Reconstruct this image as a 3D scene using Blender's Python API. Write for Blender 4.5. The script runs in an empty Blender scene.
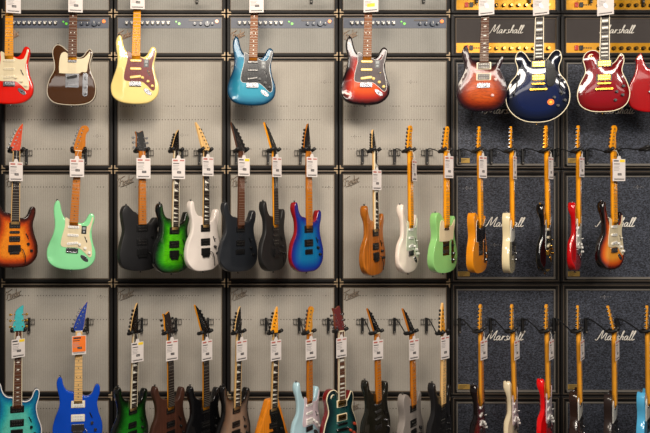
import bpy, math, random
from mathutils import Vector, Matrix
from mathutils.geometry import delaunay_2d_cdt
random.seed(4)
SC = bpy.context.scene
COL = SC.collection
PI = math.pi

# ------------------------------------------------------------------ camera
D, F, PX, PY, CZ = 4.59, 656.0, 195.0, 200.0, 2.25
cam = bpy.data.cameras.new('camera'); co = bpy.data.objects.new('camera', cam); COL.objects.link(co)
co.location = (0, -D, CZ); co.rotation_euler = (PI/2, 0, 0)
cam.sensor_width = 36; cam.lens = F/650*36
cam.shift_x = (325-PX)/650; cam.shift_y = (PY-216.5)/650
cam.clip_start = 0.05
SC.camera = co
# ------------------------------------------------------------------ light
def lin(c): return tuple((v/12.92 if v <= .04045 else ((v+.055)/1.055)**2.4) for v in c)
def rgb(r, g, b): return lin((r/255, g/255, b/255))
w = bpy.data.worlds.new('World'); SC.world = w; w.use_nodes = True
w.node_tree.nodes['Background'].inputs[0].default_value = (1.0, .93, .86, 1)
w.node_tree.nodes['Background'].inputs[1].default_value = .17
def area(name, loc, aim, sx, sy, power, col=(1, .9, .78)):
    l = bpy.data.lights.new(name, 'AREA'); l.shape = 'RECTANGLE'; l.size = sx; l.size_y = sy
    l.energy = power; l.color = col
    o = bpy.data.objects.new(name, l); COL.objects.link(o); o.location = loc
    o.rotation_euler = (Vector(aim)-Vector(loc)).to_track_quat('-Z', 'Y').to_euler()
area('key_lamp', (0.0, -2.5, 4.2), (.6, 0, 2.9), .55, .55, 38, (1, .86, .70))
area('right_lamp', (3.6, -2.6, 4.2), (2.8, 0, 2.7), .5, .5, 24, (1, .90, .80))
for i_, x_ in enumerate((-2.2, .6, 3.4)): area('strip_lamp', (x_, -7.3, 4.3), (x_, -7.3, 0), 1.7, .9, 24, (1, .94, .86))
area('low_fill', (1.0, -3.6, 4.25), (1.0, 0, .9), 3.0, .3, 78, (1, .91, .80))  # added fill light aimed at the lower wall, no real fixture
area('far_fill', (1.2, -4.7, 4.3), (1.0, 0, .5), 5.0, .3, 165, (1, .92, .83))  # added fill light, evens the brightness from top row to bottom
SC.view_settings.view_transform = 'Standard'; SC.view_settings.look = 'None'
SC.view_settings.gamma = 1; SC.view_settings.use_curve_mapping = False
SC.view_settings.exposure = 0.0

# ------------------------------------------------------------------ helpers
def at(px, py, Y):
    k = (D+Y)/F
    return Vector(((px-PX)*k, Y, CZ-(py-PY)*k))
def rect(w, h, cx=0, cz=0, r=0.0, n=3):
    if r <= 0: return [(cx-w/2, cz-h/2), (cx-w/2, cz+h/2), (cx+w/2, cz+h/2), (cx+w/2, cz-h/2)]
    p = []
    for (sx, sz, a0) in ((-1, -1, 1.5), (-1, 1, 1.0), (1, 1, .5), (1, -1, 0)):
        for i in range(n+1):
            a = (a0*PI) - (PI/2)*i/n
            p.append((cx+sx*(w/2-r)+r*math.cos(a), cz+sz*(h/2-r)+r*math.sin(a)))
    return p
def oval(w, h, cx=0, cz=0, n=20):
    return [(cx+w/2*math.cos(-2*PI*i/n), cz+h/2*math.sin(-2*PI*i/n)) for i in range(n)]
def rot2(pts, deg, cx=0, cz=0):
    c, s = math.cos(math.radians(deg)), math.sin(math.radians(deg))
    return [(cx+(x-cx)*c-(z-cz)*s, cz+(x-cx)*s+(z-cz)*c) for x, z in pts]
def spline(pts, n=6, closed=True):
    out = []; N = len(pts)
    for i in range(N if closed else N-1):
        if closed: a, b, c, d = pts[i-1], pts[i], pts[(i+1) % N], pts[(i+2) % N]
        else: a, b, c, d = pts[max(i-1, 0)], pts[i], pts[i+1], pts[min(i+2, N-1)]
        for k in range(n):
            t = k/n
            out.append(tuple(.5*((2*b[j])+(-a[j]+c[j])*t+(2*a[j]-5*b[j]+4*c[j]-d[j])*t*t+(-a[j]+3*b[j]-3*c[j]+d[j])*t**3) for j in range(len(b))))
    if not closed: out.append(tuple(pts[-1]))
    return out
def area2(p): return sum(p[i-1][0]*p[i][1]-p[i][0]*p[i-1][1] for i in range(len(p)))
def cw(p): return p if area2(p) < 0 else p[::-1]
def inset(p, r):
    p = cw(p); N = len(p); o = []
    for i in range(N):
        a, b, c = p[i-1], p[i], p[(i+1) % N]
        t = Vector((c[0]-a[0], c[1]-a[1])); t = t.normalized() if t.length > 0 else Vector((1, 0))
        e1 = Vector((b[0]-a[0], b[1]-a[1])); e2 = Vector((c[0]-b[0], c[1]-b[1]))
        k = 1.0
        if e1.length > 0 and e2.length > 0:
            cs = max(-1, min(1, e1.normalized().dot(e2.normalized()))); k = 1/max(.5, math.sqrt((1+cs)/2))
        n = Vector((t.y, -t.x))      # clockwise: interior is on the right
        o.append((b[0]+n.x*r*k, b[1]+n.y*r*k))
    return o
class MB:
    def __init__(s, m=1.0, off=(0, 0, 0)): s.v = []; s.f = []; s.mi = []; s.m = m; s.off = Vector(off); s.sm = []
    def add(s, v, f, mi=0, smooth=False, M=None):
        b = len(s.v)
        for p in v:
            p = Vector(p)
            if M: p = M @ p
            s.v.append((p+s.off)*s.m)
        for q in f: s.f.append([b+i for i in q]); s.mi.append(mi); s.sm.append(smooth)
    def slab(s, out, y0, y1, r=0.0, mi=0, M=None, smooth=False):
        """outline in x,z extruded from y0 (front) to y1 (back), front edge rounded by r"""
        out = cw(out); N = len(out); rings = []
        if r > 0:
            rings.append((inset(out, r), y0)); rings.append((inset(out, r*.3), y0+r*.3))
            rings.append((out, y0+r))
        else: rings.append((out, y0))
        rings.append((out, y1))
        v = []; f = []
        for p, y in rings: v += [(x, y, z) for x, z in p]
        f.append(list(range(N-1, -1, -1))[::-1])
        for k in range(len(rings)-1):
            for i in range(N):
                j = (i+1) % N
                f.append([k*N+j, k*N+i, (k+1)*N+i, (k+1)*N+j])
        f.append(list(range((len(rings)-1)*N, len(rings)*N))[::-1])
        s.add(v, f, mi, smooth, M)
    def box(s, x0, x1, y0, y1, z0, z1, mi=0, r=0.0, M=None):
        s.slab([(x0, z0), (x0, z1), (x1, z1), (x1, z0)], y0, y1, r, mi, M)
    def cyl(s, c, ax, r, h, n=12, mi=0, r2=None, M=None):
        ax = Vector(ax).normalized(); c = Vector(c); r2 = r if r2 is None else r2
        u = ax.orthogonal().normalized(); w_ = ax.cross(u)
        v = []
        for q, rr in ((0, r), (h, r2)):
            for i in range(n):
                a = 2*PI*i/n; v.append(c+ax*q+u*math.cos(a)*rr+w_*math.sin(a)*rr)
        f = [[i, (i+1) % n, n+(i+1) % n, n+i] for i in range(n)]+[list(range(n))[::-1], list(range(n, 2*n))]
        b = len(s.f); s.add(v, f, mi, True, M); s.sm[-1] = s.sm[-2] = False
    def tube(s, path, r, n=6, mi=0, M=None):
        path = [Vector(p) for p in path]; v = []; N = len(path)
        t0 = (path[1]-path[0]).normalized(); u = t0.orthogonal().normalized()
        for i, p in enumerate(path):
            t = (path[min(i+1, N-1)]-path[max(i-1, 0)]).normalized()
            u = (u-t*u.dot(t)).normalized(); w_ = t.cross(u)
            rr = r[i] if isinstance(r, (list, tuple)) else r
            for k in range(n):
                a = 2*PI*k/n; v.append(p+u*math.cos(a)*rr+w_*math.sin(a)*rr)
        f = [[i*n+k, i*n+(k+1) % n, (i+1)*n+(k+1) % n, (i+1)*n+k] for i in range(N-1) for k in range(n)]
        f += [list(range(n))[::-1], list(range((N-1)*n, N*n))]
        s.add(v, f, mi, True, M)
    def build(s, name, mats, parent=None):
        me = bpy.data.meshes.new(name); me.from_pydata([tuple(p) for p in s.v], [], s.f)
        if not isinstance(mats, (list, tuple)): mats = [mats]
        for m in mats: me.materials.append(m)
        me.polygons.foreach_set('material_index', s.mi); me.polygons.foreach_set('use_smooth', s.sm)
        me.update()
        o = bpy.data.objects.new(name, me); COL.objects.link(o)
        if parent: o.parent = parent
        return o
def thing(name, label, cat, loc, group=None, rot=(0, 0, 0)):
    o = bpy.data.objects.new(name, None); COL.objects.link(o); o.empty_display_size = .05
    o.location = loc; o.rotation_euler = rot; o['label'] = label; o['category'] = cat
    if group: o['group'] = group
    return o
# ------------------------------------------------------------------ materials
MC = {}
def mat(name, col, rough=.5, metal=0.0, coat=0.0, bump=0.0, bscale=400, var=0.0, vscale=30, emit=None, spec=.5):
    key = (name, tuple(col), rough, metal, coat)
    if key in MC: return MC[key]
    m = bpy.data.materials.new(name); m.use_nodes = True; nt = m.node_tree; p = nt.nodes['Principled BSDF']
    p.inputs['Roughness'].default_value = rough; p.inputs['Metallic'].default_value = metal
    p.inputs['Coat Weight'].default_value = coat; p.inputs['Coat Roughness'].default_value = .04
    p.inputs['Specular IOR Level'].default_value = spec
    tc = nt.nodes.new('ShaderNodeTexCoord'); ns = nt.nodes.new('ShaderNodeTexNoise'); ns.inputs['Scale'].default_value = vscale
    nt.links.new(tc.outputs['Object'], ns.inputs['Vector'])
    mx = nt.nodes.new('ShaderNodeMix'); mx.data_type = 'RGBA'
    v = max(var, .06)
    mx.inputs[6].default_value = (*[c*(1-v) for c in col], 1); mx.inputs[7].default_value = (*[min(1, c*(1+v)) for c in col], 1)
    nt.links.new(ns.outputs[0], mx.inputs[0]); nt.links.new(mx.outputs[2], p.inputs['Base Color'])
    if bump:
        n2 = nt.nodes.new('ShaderNodeTexNoise'); n2.inputs['Scale'].default_value = bscale
        nt.links.new(tc.outputs['Object'], n2.inputs['Vector'])
        b = nt.nodes.new('ShaderNodeBump'); b.inputs['Strength'].default_value = bump; b.inputs['Distance'].default_value = .002
        nt.links.new(n2.outputs[0], b.inputs['Height']); nt.links.new(b.outputs[0], p.inputs['Normal'])
    if emit:
        p.inputs['Emission Color'].default_value = (*emit[0], 1); p.inputs['Emission Strength'].default_value = emit[1]
    MC[key] = m; return m
def node_math(nt, op, a, b=None, c=None):
    n = nt.nodes.new('ShaderNodeMath'); n.operation = op
    for i, x in enumerate((a, b, c)):
        if x is None: continue
        if isinstance(x, (int, float)): n.inputs[i].default_value = x
        else: nt.links.new(x, n.inputs[i])
    return n.outputs[0]
def body_mat(name, stops, rough=.25, coat=1.0, grain=None, gs=.0, metal=0.0, var=.04):
    """finish whose colour follows the distance (cm) from the rim; sides and back are negative"""
    m = bpy.data.materials.new(name); m.use_nodes = True; nt = m.node_tree; p = nt.nodes['Principled BSDF']
    p.inputs['Roughness'].default_value = rough; p.inputs['Coat Weight'].default_value = coat
    p.inputs['Coat Roughness'].default_value = .03; p.inputs['Specular IOR Level'].default_value = .15 if coat > .3 else .4; p.inputs['Metallic'].default_value = metal
    at_ = nt.nodes.new('ShaderNodeAttribute'); at_.attribute_name = 'rim'
    tc = nt.nodes.new('ShaderNodeTexCoord')
    x = node_math(nt, 'MULTIPLY_ADD', at_.outputs['Fac'], 1/12., .2)
    cr = nt.nodes.new('ShaderNodeValToRGB'); nt.links.new(x, cr.inputs[0])
    el = cr.color_ramp.elements
    while len(el) > 1: el.remove(el[-1])
    for i, (d, c) in enumerate(stops):
        e = el[0] if i == 0 else el.new(max(0, min(1, d/12.+.2)))
        e.position = max(0, min(1, d/12.+.2)); e.color = (*c, 1)
    out = cr.outputs[0]
    mp = nt.nodes.new('ShaderNodeMapping'); nt.links.new(tc.outputs['Object'], mp.inputs[0])
    ns = nt.nodes.new('ShaderNodeTexNoise'); nt.links.new(mp.outputs[0], ns.inputs['Vector'])
    if grain == 'lines': mp.inputs['Scale'].default_value = (60, 60, 3); ns.inputs['Scale'].default_value = 1.3; ns.inputs['Detail'].default_value = 4
    elif grain == 'quilt': mp.inputs['Scale'].default_value = (22, 22, 75); ns.inputs['Scale'].default_value = 1; ns.inputs['Detail'].default_value = 2; ns.inputs['Distortion'].default_value = 1.2
    elif grain == 'burl': mp.inputs['Scale'].default_value = (45, 45, 45); ns.inputs['Scale'].default_value = 1; ns.inputs['Detail'].default_value = 5; ns.inputs['Distortion'].default_value = 2
    else: ns.inputs['Scale'].default_value = 8
    g = gs if grain else var
    k = node_math(nt, 'MULTIPLY_ADD', node_math(nt, 'SUBTRACT', ns.outputs[0], .5), 4*g, 1.0)
    k = node_math(nt, 'MAXIMUM', k, .15)
    vm = nt.nodes.new('ShaderNodeVectorMath'); vm.operation = 'SCALE'
    nt.links.new(out, vm.inputs[0]); nt.links.new(k, vm.inputs['Scale'])
    nt.links.new(vm.outputs[0], p.inputs['Base Color'])
    return m
def grille_mat(name, base, dark, rows, z_half):
    """woven cloth: fine vertical ribs, rows of small punched holes"""
    m = bpy.data.materials.new(name); m.use_nodes = True; nt = m.node_tree; p = nt.nodes['Principled BSDF']
    p.inputs['Roughness'].default_value = .75; p.inputs['Specular IOR Level'].default_value = .25
    tc = nt.nodes.new('ShaderNodeTexCoord'); sp = nt.nodes.new('ShaderNodeSeparateXYZ'); nt.links.new(tc.outputs['Object'], sp.inputs[0])
    X, Z = sp.outputs[0], sp.outputs[2]
    rib = node_math(nt, 'SINE', node_math(nt, 'MULTIPLY', X, 2*PI/.0155))
    rib2 = node_math(nt, 'SINE', node_math(nt, 'MULTIPLY', Z, 2*PI/.0065))
    ns = nt.nodes.new('ShaderNodeTexNoise'); ns.inputs['Scale'].default_value = 5; nt.links.new(tc.outputs['Object'], ns.inputs['Vector'])
    fine = nt.nodes.new('ShaderNodeTexNoise'); fine.inputs['Scale'].default_value = 260; nt.links.new(tc.outputs['Object'], fine.inputs['Vector'])
    k = node_math(nt, 'MULTIPLY_ADD', rib, .065, .93)
    k = node_math(nt, 'MULTIPLY_ADD', rib2, .03, k)
    k = node_math(nt, 'MULTIPLY_ADD', node_math(nt, 'SUBTRACT', ns.outputs[0], .5), .22, k)
    k = node_math(nt, 'MULTIPLY_ADD', node_math(nt, 'SUBTRACT', fine.outputs[0], .5), .35, k)
    # holes
    pitch = .021
    fx = node_math(nt, 'MULTIPLY', node_math(nt, 'SUBTRACT', node_math(nt, 'FRACT', node_math(nt, 'DIVIDE', X, pitch)), .5), pitch)
    tot = None
    gap = nt.nodes.new('ShaderNodeTexNoise'); gap.inputs['Scale'].default_value = 7; nt.links.new(tc.outputs['Object'], gap.inputs['Vector'])
    for z0 in rows:
        dz = node_math(nt, 'SUBTRACT', Z, z0)
        d2 = node_math(nt, 'SQRT', node_math(nt, 'ADD', node_math(nt, 'MULTIPLY', fx, fx), node_math(nt, 'MULTIPLY', dz, dz)))
        h = node_math(nt, 'LESS_THAN', d2, .0042)
        tot = h if tot is None else node_math(nt, 'ADD', tot, h)
    cut = node_math(nt, 'GREATER_THAN', gap.outputs[0], .46)
    tot = node_math(nt, 'MULTIPLY', tot, cut)
    k = node_math(nt, 'MULTIPLY', k, node_math(nt, 'MULTIPLY_ADD', tot, -.6, 1.0))
    vm = nt.nodes.new('ShaderNodeVectorMath'); vm.operation = 'SCALE'; vm.inputs[0].default_value = base
    nt.links.new(k, vm.inputs['Scale']); nt.links.new(vm.outputs[0], p.inputs['Base Color'])
    b = nt.nodes.new('ShaderNodeBump'); b.inputs['Strength'].default_value = .12; b.inputs['Distance'].default_value = .0006
    nt.links.new(rib, b.inputs['Height']); nt.links.new(b.outputs[0], p.inputs['Normal'])
    return m
def salt_mat(name):
    m = bpy.data.materials.new(name); m.use_nodes = True; nt = m.node_tree; p = nt.nodes['Principled BSDF']
    p.inputs['Roughness'].default_value = .6; p.inputs['Specular IOR Level'].default_value = .4
    tc = nt.nodes.new('ShaderNodeTexCoord'); ns = nt.nodes.new('ShaderNodeTexNoise'); ns.inputs['Scale'].default_value = 112; ns.inputs['Detail'].default_value = 6; ns.inputs['Roughness'].default_value = .75
    mp = nt.nodes.new('ShaderNodeMapping'); mp.inputs['Scale'].default_value = (.75, 1, 1.3)
    nt.links.new(tc.outputs['Object'], mp.inputs[0]); nt.links.new(mp.outputs[0], ns.inputs['Vector'])
    cr = nt.nodes.new('ShaderNodeValToRGB'); nt.links.new(ns.outputs[0], cr.inputs[0])
    e = cr.color_ramp.elements; e[0].position = .42; e[0].color = (*rgb(18, 20, 25), 1); e[1].position = .70; e[1].color = (*rgb(100, 106, 122), 1)
    vo = nt.nodes.new('ShaderNodeTexVoronoi'); vo.inputs['Scale'].default_value = 22; nt.links.new(tc.outputs['Object'], vo.inputs['Vector'])
    sp = node_math(nt, 'LESS_THAN', vo.outputs['Distance'], .05)
    mx = nt.nodes.new('ShaderNodeMix'); mx.data_type = 'RGBA'; nt.links.new(node_math(nt, 'MULTIPLY', sp, .5), mx.inputs[0])
    nt.links.new(cr.outputs[0], mx.inputs[6]); mx.inputs[7].default_value = (*rgb(190, 190, 190), 1)
    nt.links.new(mx.outputs[2], p.inputs['Base Color'])
    return m
TOLEX = mat('black_vinyl', rgb(20, 18, 17), .55, bump=.3, bscale=500, spec=.25)
TOLEXM = mat('ribbed_black_vinyl', rgb(27, 25, 24), .5, bump=.3, bscale=500, spec=.35)
TRIM = mat('tan_piping', rgb(104, 90, 74), .5)
SILVER = mat('silver_piping', rgb(118, 113, 106), .45)
BRASSY = mat('nickel_corner', rgb(168, 146, 116), .5, .3)
GOLD = mat('gold_hardware', rgb(225, 175, 75), .22, 1.0)
CHROME = mat('chrome', rgb(145, 145, 148), .24, 1.0)
DCHROME = mat('dark_chrome', rgb(120, 120, 122), .32, .9)
BLK = mat('black_plastic', rgb(16, 16, 17), .35)
BLKG = mat('black_gloss', rgb(12, 12, 13), .12)
HOOK = mat('hanger_black', rgb(20, 20, 21), .5)
BONE = mat('cream_plastic', rgb(235, 222, 190), .4)
WHT = mat('white_plastic', rgb(238, 236, 230), .35)
YEL = mat('aged_cream_plastic', rgb(240, 205, 110), .4)
PAPER = mat('tag_paper', rgb(214, 206, 202), .7)
STEEL = mat('string_steel', rgb(170, 165, 160), .3, 1.0)
FRET = mat('fret_wire', rgb(140, 134, 124), .5, .6)
MAPLE = mat('maple_neck', rgb(216, 148, 44), .5, coat=.03, spec=.1, var=.15, vscale=25)
MAPLEO = mat('orange_maple_neck', rgb(232, 152, 24), .5, coat=.03, spec=.1, var=.12, vscale=25)
PALE = mat('pale_maple_neck', rgb(222, 180, 118), .5, coat=.03, spec=.1, var=.12, vscale=25)
ROAST = mat('roasted_maple_neck', rgb(184, 108, 28), .5, coat=.03, spec=.1, var=.15, vscale=25)
ROSE = mat('rosewood_board', rgb(88, 52, 34), .55, var=.25, vscale=60, spec=.2)
ROSEM = mat('brown_board', rgb(128, 78, 44), .5, var=.2, vscale=60, spec=.2)
EBONY = mat('ebony_board', rgb(38, 30, 27), .45, var=.2, vscale=60, spec=.2)
PEARL = mat('pearl_inlay', rgb(225, 222, 210), .3)
DOT = mat('black_inlay', rgb(25, 20, 18), .4)
MAHOG = mat('mahogany_neck', rgb(120, 62, 34), .35, coat=.5, var=.15)
REDP = mat('red_ink', rgb(176, 92, 82), .6); GREYP = mat('grey_ink', rgb(150, 145, 145), .6); DARKP = mat('dark_ink', rgb(45, 42, 45), .6)
YELP = mat('yellow_ink', rgb(240, 205, 40), .6); ORGP = mat('orange_paper', rgb(240, 118, 30), .65)

# ------------------------------------------------------------------ structure
def struct(name, x0, x1, y0, y1, z0, z1, m):
    b = MB(); b.box(x0, x1, y0, y1, z0, z1); o = b.build(name, m); o['kind'] = 'structure'; return o
struct('floor', -5, 8, -9.5, 1.0, -.1, 0, mat('dark_carpet', rgb(70, 64, 60), .9, bump=.4, bscale=300, var=.2, vscale=80))
struct('wall_back', -5, 8, .42, .55, 0, 4.5, mat('dark_wall_paint', rgb(26, 25, 25), .8))
struct('ceiling', -5, 8, -9.5, .55, 4.5, 4.6, mat('ceiling_paint', rgb(120, 114, 106), .9))

# ------------------------------------------------------------------ script lettering
def sh(strokes, k=.3, q=1.0): return [[(x+k*y, y*q) for x, y in s] for s in strokes]
MARSH = sh([
 [(-.22, .12), (-.12, 0), (0, .12), (.2, 1.0), (.27, .9), (.32, .12), (.66, 1.0), (.70, .9), (.66, .2), (.72, 0), (.84, .08)],
 [(1.14, .40), (1.0, .46), (.88, .25), (.92, .02), (1.05, .06), (1.16, .42), (1.14, .08), (1.22, 0), (1.32, .1)],
 [(1.32, .1), (1.40, .46), (1.42, .34), (1.40, 0)], [(1.41, .22), (1.5, .42), (1.60, .40)],
 [(1.92, .38), (1.84, .46), (1.74, .38), (1.86, .2), (1.84, .04), (1.70, 0), (1.62, .08)], [(1.86, .02), (2.02, .12)],
 [(2.0, .1), (2.18, .9), (2.12, 1.0), (2.07, .8), (2.04, 0)], [(2.06, .25), (2.18, .44), (2.26, .36), (2.24, .06), (2.34, .04)],
 [(2.66, .40), (2.52, .46), (2.40, .25), (2.44, .02), (2.57, .06), (2.68, .42), (2.66, .08), (2.74, 0), (2.84, .1)],
 [(2.82, .08), (3.0, .9), (2.93, 1.0), (2.88, .8), (2.88, .08), (2.96, 0), (3.06, .1)],
 [(3.04, .08), (3.22, .9), (3.15, 1.0), (3.10, .8), (3.10, .08), (3.18, 0), (3.34, .12)]], .3, .82)
FEND = sh([
 [(.05, .02), (.0, .1), (.1, .1), (.2, .5), (.28, .95)], [(-.1, .7), (-.05, .95), (.3, .95), (.85, 1.08)], [(.08, .5), (.2, .55), (.6, .58)],
 [(.55, .2), (.72, .34), (.68, .44), (.56, .36), (.56, .08), (.66, 0), (.8, .12)],
 [(.8, .4), (.82, 0)], [(.83, .25), (.97, .44), (1.04, .3), (1.04, .04), (1.12, .02)],
 [(1.4, .36), (1.26, .44), (1.16, .2), (1.22, .0), (1.36, .12), (1.46, .95)], [(1.40, .2), (1.44, 0), (1.55, .1)],
 [(1.55, .2), (1.72, .34), (1.68, .44), (1.56, .36), (1.56, .08), (1.66, 0), (1.8, .1)],
 [(1.82, .4), (1.84, 0)], [(1.85, .28), (1.98, .46), (2.12, .42)], [(.2, -.12), (1.2, -.14), (2.1, -.05)]])
def script(strokes, width, thick, slope=0.0, depth=.004, back=0):
    xs = [p[0] for s in strokes for p in s]; k = width/(max(xs)-min(xs)); x0 = (max(xs)+min(xs))/2
    b = MB()
    for s in strokes:
        q = spline([((x-x0)*k, y*k) for x, y in s], 4, closed=False)
        c, sn = math.cos(slope), math.sin(slope)
        if back: b.tube([(x*c-y*sn+.001, -depth/2+.0025, x*sn+y*c-.001) for x, y in q], back/2, 5, 1)
        b.tube([(x*c-y*sn, -depth/2, x*sn+y*c) for x, y in q], thick/2, 5)
    return b
LOGO_W = mat('white_badge', rgb(235, 230, 220), .35); LOGO_B = mat('nickel_badge', rgb(176, 160, 142), .4); LOGO_SHADE = mat('badge_outline_shade', rgb(34, 28, 25), .4)
RUSTY = mat('bronze_badge', rgb(172, 122, 86), .4, .4)

# ------------------------------------------------------------------ amplifiers
S0 = F/D
XB = [0.5, 113.2, 226.3, 338.7, 451.0, 561.0, 673.0]         # column joints in the photograph's frame, wall plane
YB = [-28.0, 13.5, 56.5, 169.6, 283.0, 396.0, 509.0]
colname = ['leftmost', 'second', 'third', 'fourth', 'fifth', 'rightmost']
def corner(b, x, z, sx, sz, s=.027, w_=.008, y=-.0035, mi=0):
    x += sx*.004; z += sz*.003; L_ = [(x, z), (x+sx*s, z), (x+sx*s*.95, z+sz*w_), (x+sx*w_*1.2, z+sz*w_*1.2), (x+sx*w_, z+sz*s*.95), (x, z+sz*s)]
    b.slab(L_, y, .02, .0015)
def amp_case(xa, xb, ya, yb, name, label, cat, group):
    a = at(xa, yb, 0); c = at(xb, ya, 0)
    W = c.x-a.x-.006; H = c.z-a.z-.003
    t = thing(name, label, cat, ((a.x+c.x)/2, 0, (a.z+c.z)/2), group)
    return t, W, H
def case_mesh(t, W, H, fr, m, dep=.36, rec=.014):
    b = MB()
    w2, h2 = W/2, H/2
    b.box(-w2+.004, w2-.004, rec, dep, -h2+.002, h2-.002)
    b.box(-w2, w2, 0, dep, h2-fr[0], h2, r=.005); b.box(-w2, w2, 0, dep, -h2, -h2+fr[1], r=.005)
    b.box(-w2, -w2+fr[2], 0.0005, dep, -h2+fr[1]*.6, h2-fr[0]*.6, r=.005); b.box(w2-fr[2], w2, 0.0005, dep, -h2+fr[1]*.6, h2-fr[0]*.6, r=.005)
    b.build('case', m, t)
def frame_bars(b, x0, x1, z0, z1, t_, y0, y1):
    b.box(x0, x1, y0, y1, z1-t_, z1); b.box(x0, x1, y0, y1, z0, z0+t_)
    b.box(x0, x0+t_, y0, y1, z0+t_, z1-t_); b.box(x1-t_, x1, y0, y1, z0+t_, z1-t_)
STARS = [(97, 136), (10, 137), (325, 82), (411, 82), (355, 136.5), (182, 135), (182, 298), (298, 187), (329, 187.5), (63, 187), (213, 187), (101, 297), (268, 297), (467, 188), (638, 187), (605, 297), (495, 245), (583, 246)]
def star(b, x, z, d):
    for dx, dz in ((0, 0), (1, 0), (-1, 0), (0, 1), (0, -1), (2.6, 0), (-2.6, 0), (4.2, 0)):
        x_, z_ = x+dx*d*1.6, z+dz*d*1.6; b.cyl((x_, .0062, z_), (0, -1, 0), d*.42, .0006, 6, 1)
CABROWS = {2: (.05, .145, -.06), 3: (.27, -.16, .12), 4: (.28, .11), 5: (.28, .11)}
def silver_cab(c, r):
    t, W, H = amp_case(XB[c], XB[c+1], YB[r], YB[r+1], 'speaker_cabinet',
        'silver-grilled speaker cabinet, %s column from left, %s' % (colname[c], ['', '', 'directly under the amp heads', 'second row of cabinets from top', 'third row of cabinets from top', 'bottom row cut by the frame'][r]),
        'speaker cabinet', 'silver-grilled speaker cabinets')
    case_mesh(t, W, H, (.024, .026, .026), TOLEX)
    w2, h2 = W/2, H/2
    b = MB(); b.box(-w2+.031, w2-.031, .006, .02, -h2+.032, h2-.034)
    k = {2: (-.010, .08, .176, -.12), 3: (.30, -.17), 4: (.305, .205), 5: (.3, .2)}[r]
    zs = {2: (h2-.345, h2-.44, h2-.645), 3: (h2-.12,), 4: (h2-.088, h2-.255), 5: (h2-.088, h2-.255)}[r]
    cx_, cz_ = (XB[c]+XB[c+1])/2, (YB[r]+YB[r+1])/2
    for (qx, qy) in STARS:
        if XB[c] < qx < XB[c+1] and YB[r] < qy < YB[r+1]: star(b, (qx-cx_)/S0, -(qy-cz_)/S0, .0060)
    key = 'silver_grille_%d' % r
    if key not in MC: MC[key] = grille_mat('silver_grille_cloth', rgb(172, 166, 156), None, zs, h2)
    b.build('grille', [MC[key], DARKP], t)
    b = MB(); frame_bars(b, -w2+.026, w2-.026, -h2+.026, h2-.027, .005, .002, .014); b.box(-w2+.028, w2-.028, -.0015, .004, h2-.012, h2-.004)
    b.build('piping', TRIM, t)
    for sx in (-1, 1):
        for sz in (-1, 1):
            b = MB(); corner(b, sx*w2*1.0, sz*h2, -sx, -sz); b.build('corner_protector', BRASSY, t)
    g = script(FEND, .116, .0034, math.radians(20), back=.0068).build('logo', [LOGO_B, LOGO_SHADE], t); g.location = (-w2+.093, .003, h2-.095)  # dark strokes behind paint the badge's outline and shadow
def silver_head(c, r):
    t, W, H = amp_case(XB[c], XB[c+1], YB[r], YB[r+1], 'amplifier_head',
        'silver-grilled amplifier head with blue-grey knob panel, %s column, %s' % (colname[c], ['cut by the top edge', 'on top of the cabinets'][r]),
        'amplifier', 'silver-grilled amplifier heads')
    case_mesh(t, W, H, (.024, .022, .026), TOLEX)
    w2, h2 = W/2, H/2
    ph = .072; zt = h2-.028
    b = MB(); b.box(-w2+.03, w2-.03, .006, .02, -h2+.026, zt-ph)
    if 'hg' not in MC: MC['hg'] = grille_mat('silver_grille_cloth', rgb(150, 148, 142), None, (.4,), h2)
    b.build('grille', MC['hg'], t)
    b = MB(); b.box(-w2+.03, w2-.03, .003, .02, zt-ph, zt); pn = b.build('control_panel', mat('panel_blue_grey', rgb(84, 90, 104), .5), t)
    b = MB(); frame_bars(b, -w2+.026, w2-.026, -h2+.022, h2-.024, .004, .002, .014); b.box(-w2+.028, w2-.028, -.0015, .004, h2-.012, h2-.004)
    b.build('piping', TRIM, t)
    zc = zt-.040
    px = lambda p: (p-57.0)/S0*1.0
    for i in range(9):
        x = px(14+i*5.2)
        b = MB(); b.cyl((x, .003, zc), (0, -1, 0), .0125, .010, 14, 0); b.cyl((x, -.007, zc), (0, -1, 0), .009, .010, 12, 1, .007)
        b.box(x-.011, x+.011, -.002, .003, zc+.010, zc+.016, 1)
        b.build('knob', [BLK, WHT], pn)
    for x, rr in ((82, .012), (88, .012), (94.5, .02), (99.5, .010)):
        b = MB(); b.cyl((px(x), .003, zc-.004), (0, -1, 0), rr, .018, 16, 0, rr*.85); b.box(px(x)-.0015, px(x)+.0015, -.017, -.013, zc-.004, zc-.004+rr*.8, 1)
        b.build('knob', [mat('blue_grey_knob', rgb(66, 74, 88), .35), WHT], pn)
    b = MB()
    for q in (63.5, 66.5): b.cyl((px(q), .003, zc+(.012 if q < 65 else -.002)), (0, -1, 0), .006 if q < 65 else .009, .006, 12)
    b.build('indicator', mat('green_lens', rgb(110, 190, 70), .3, emit=(rgb(90, 220, 60), .5)), pn)
    b = MB(); b.cyl((px(104), .003, zc+.014), (0, -1, 0), .012, .008, 14); b.build('pilot_jewel', mat('orange_lens', rgb(240, 140, 70), .2, emit=(rgb(255, 120, 50), .8)), pn)
    b = MB(); b.box(px(76), px(90), .0005, .003, zc+.016, zc+.028); b.build('name_strip', mat('brown_strip', rgb(70, 62, 58), .4), pn)
    g = script(FEND, .10, .0032, math.radians(20), back=.0052).build('logo', [LOGO_B, RUSTY], t); g.location = (-w2+.085, .0, -.012)
    for sx in (-1, 1):
        for sz in (-1, 1):
            b = MB(); corner(b, sx*w2, sz*h2, -sx, -sz); b.build('corner_protector', BRASSY, t)
SALT = salt_mat('black_basket_weave')
GOLDP = mat('gold_panel', rgb(214, 152, 28), .35, .35)
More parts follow.
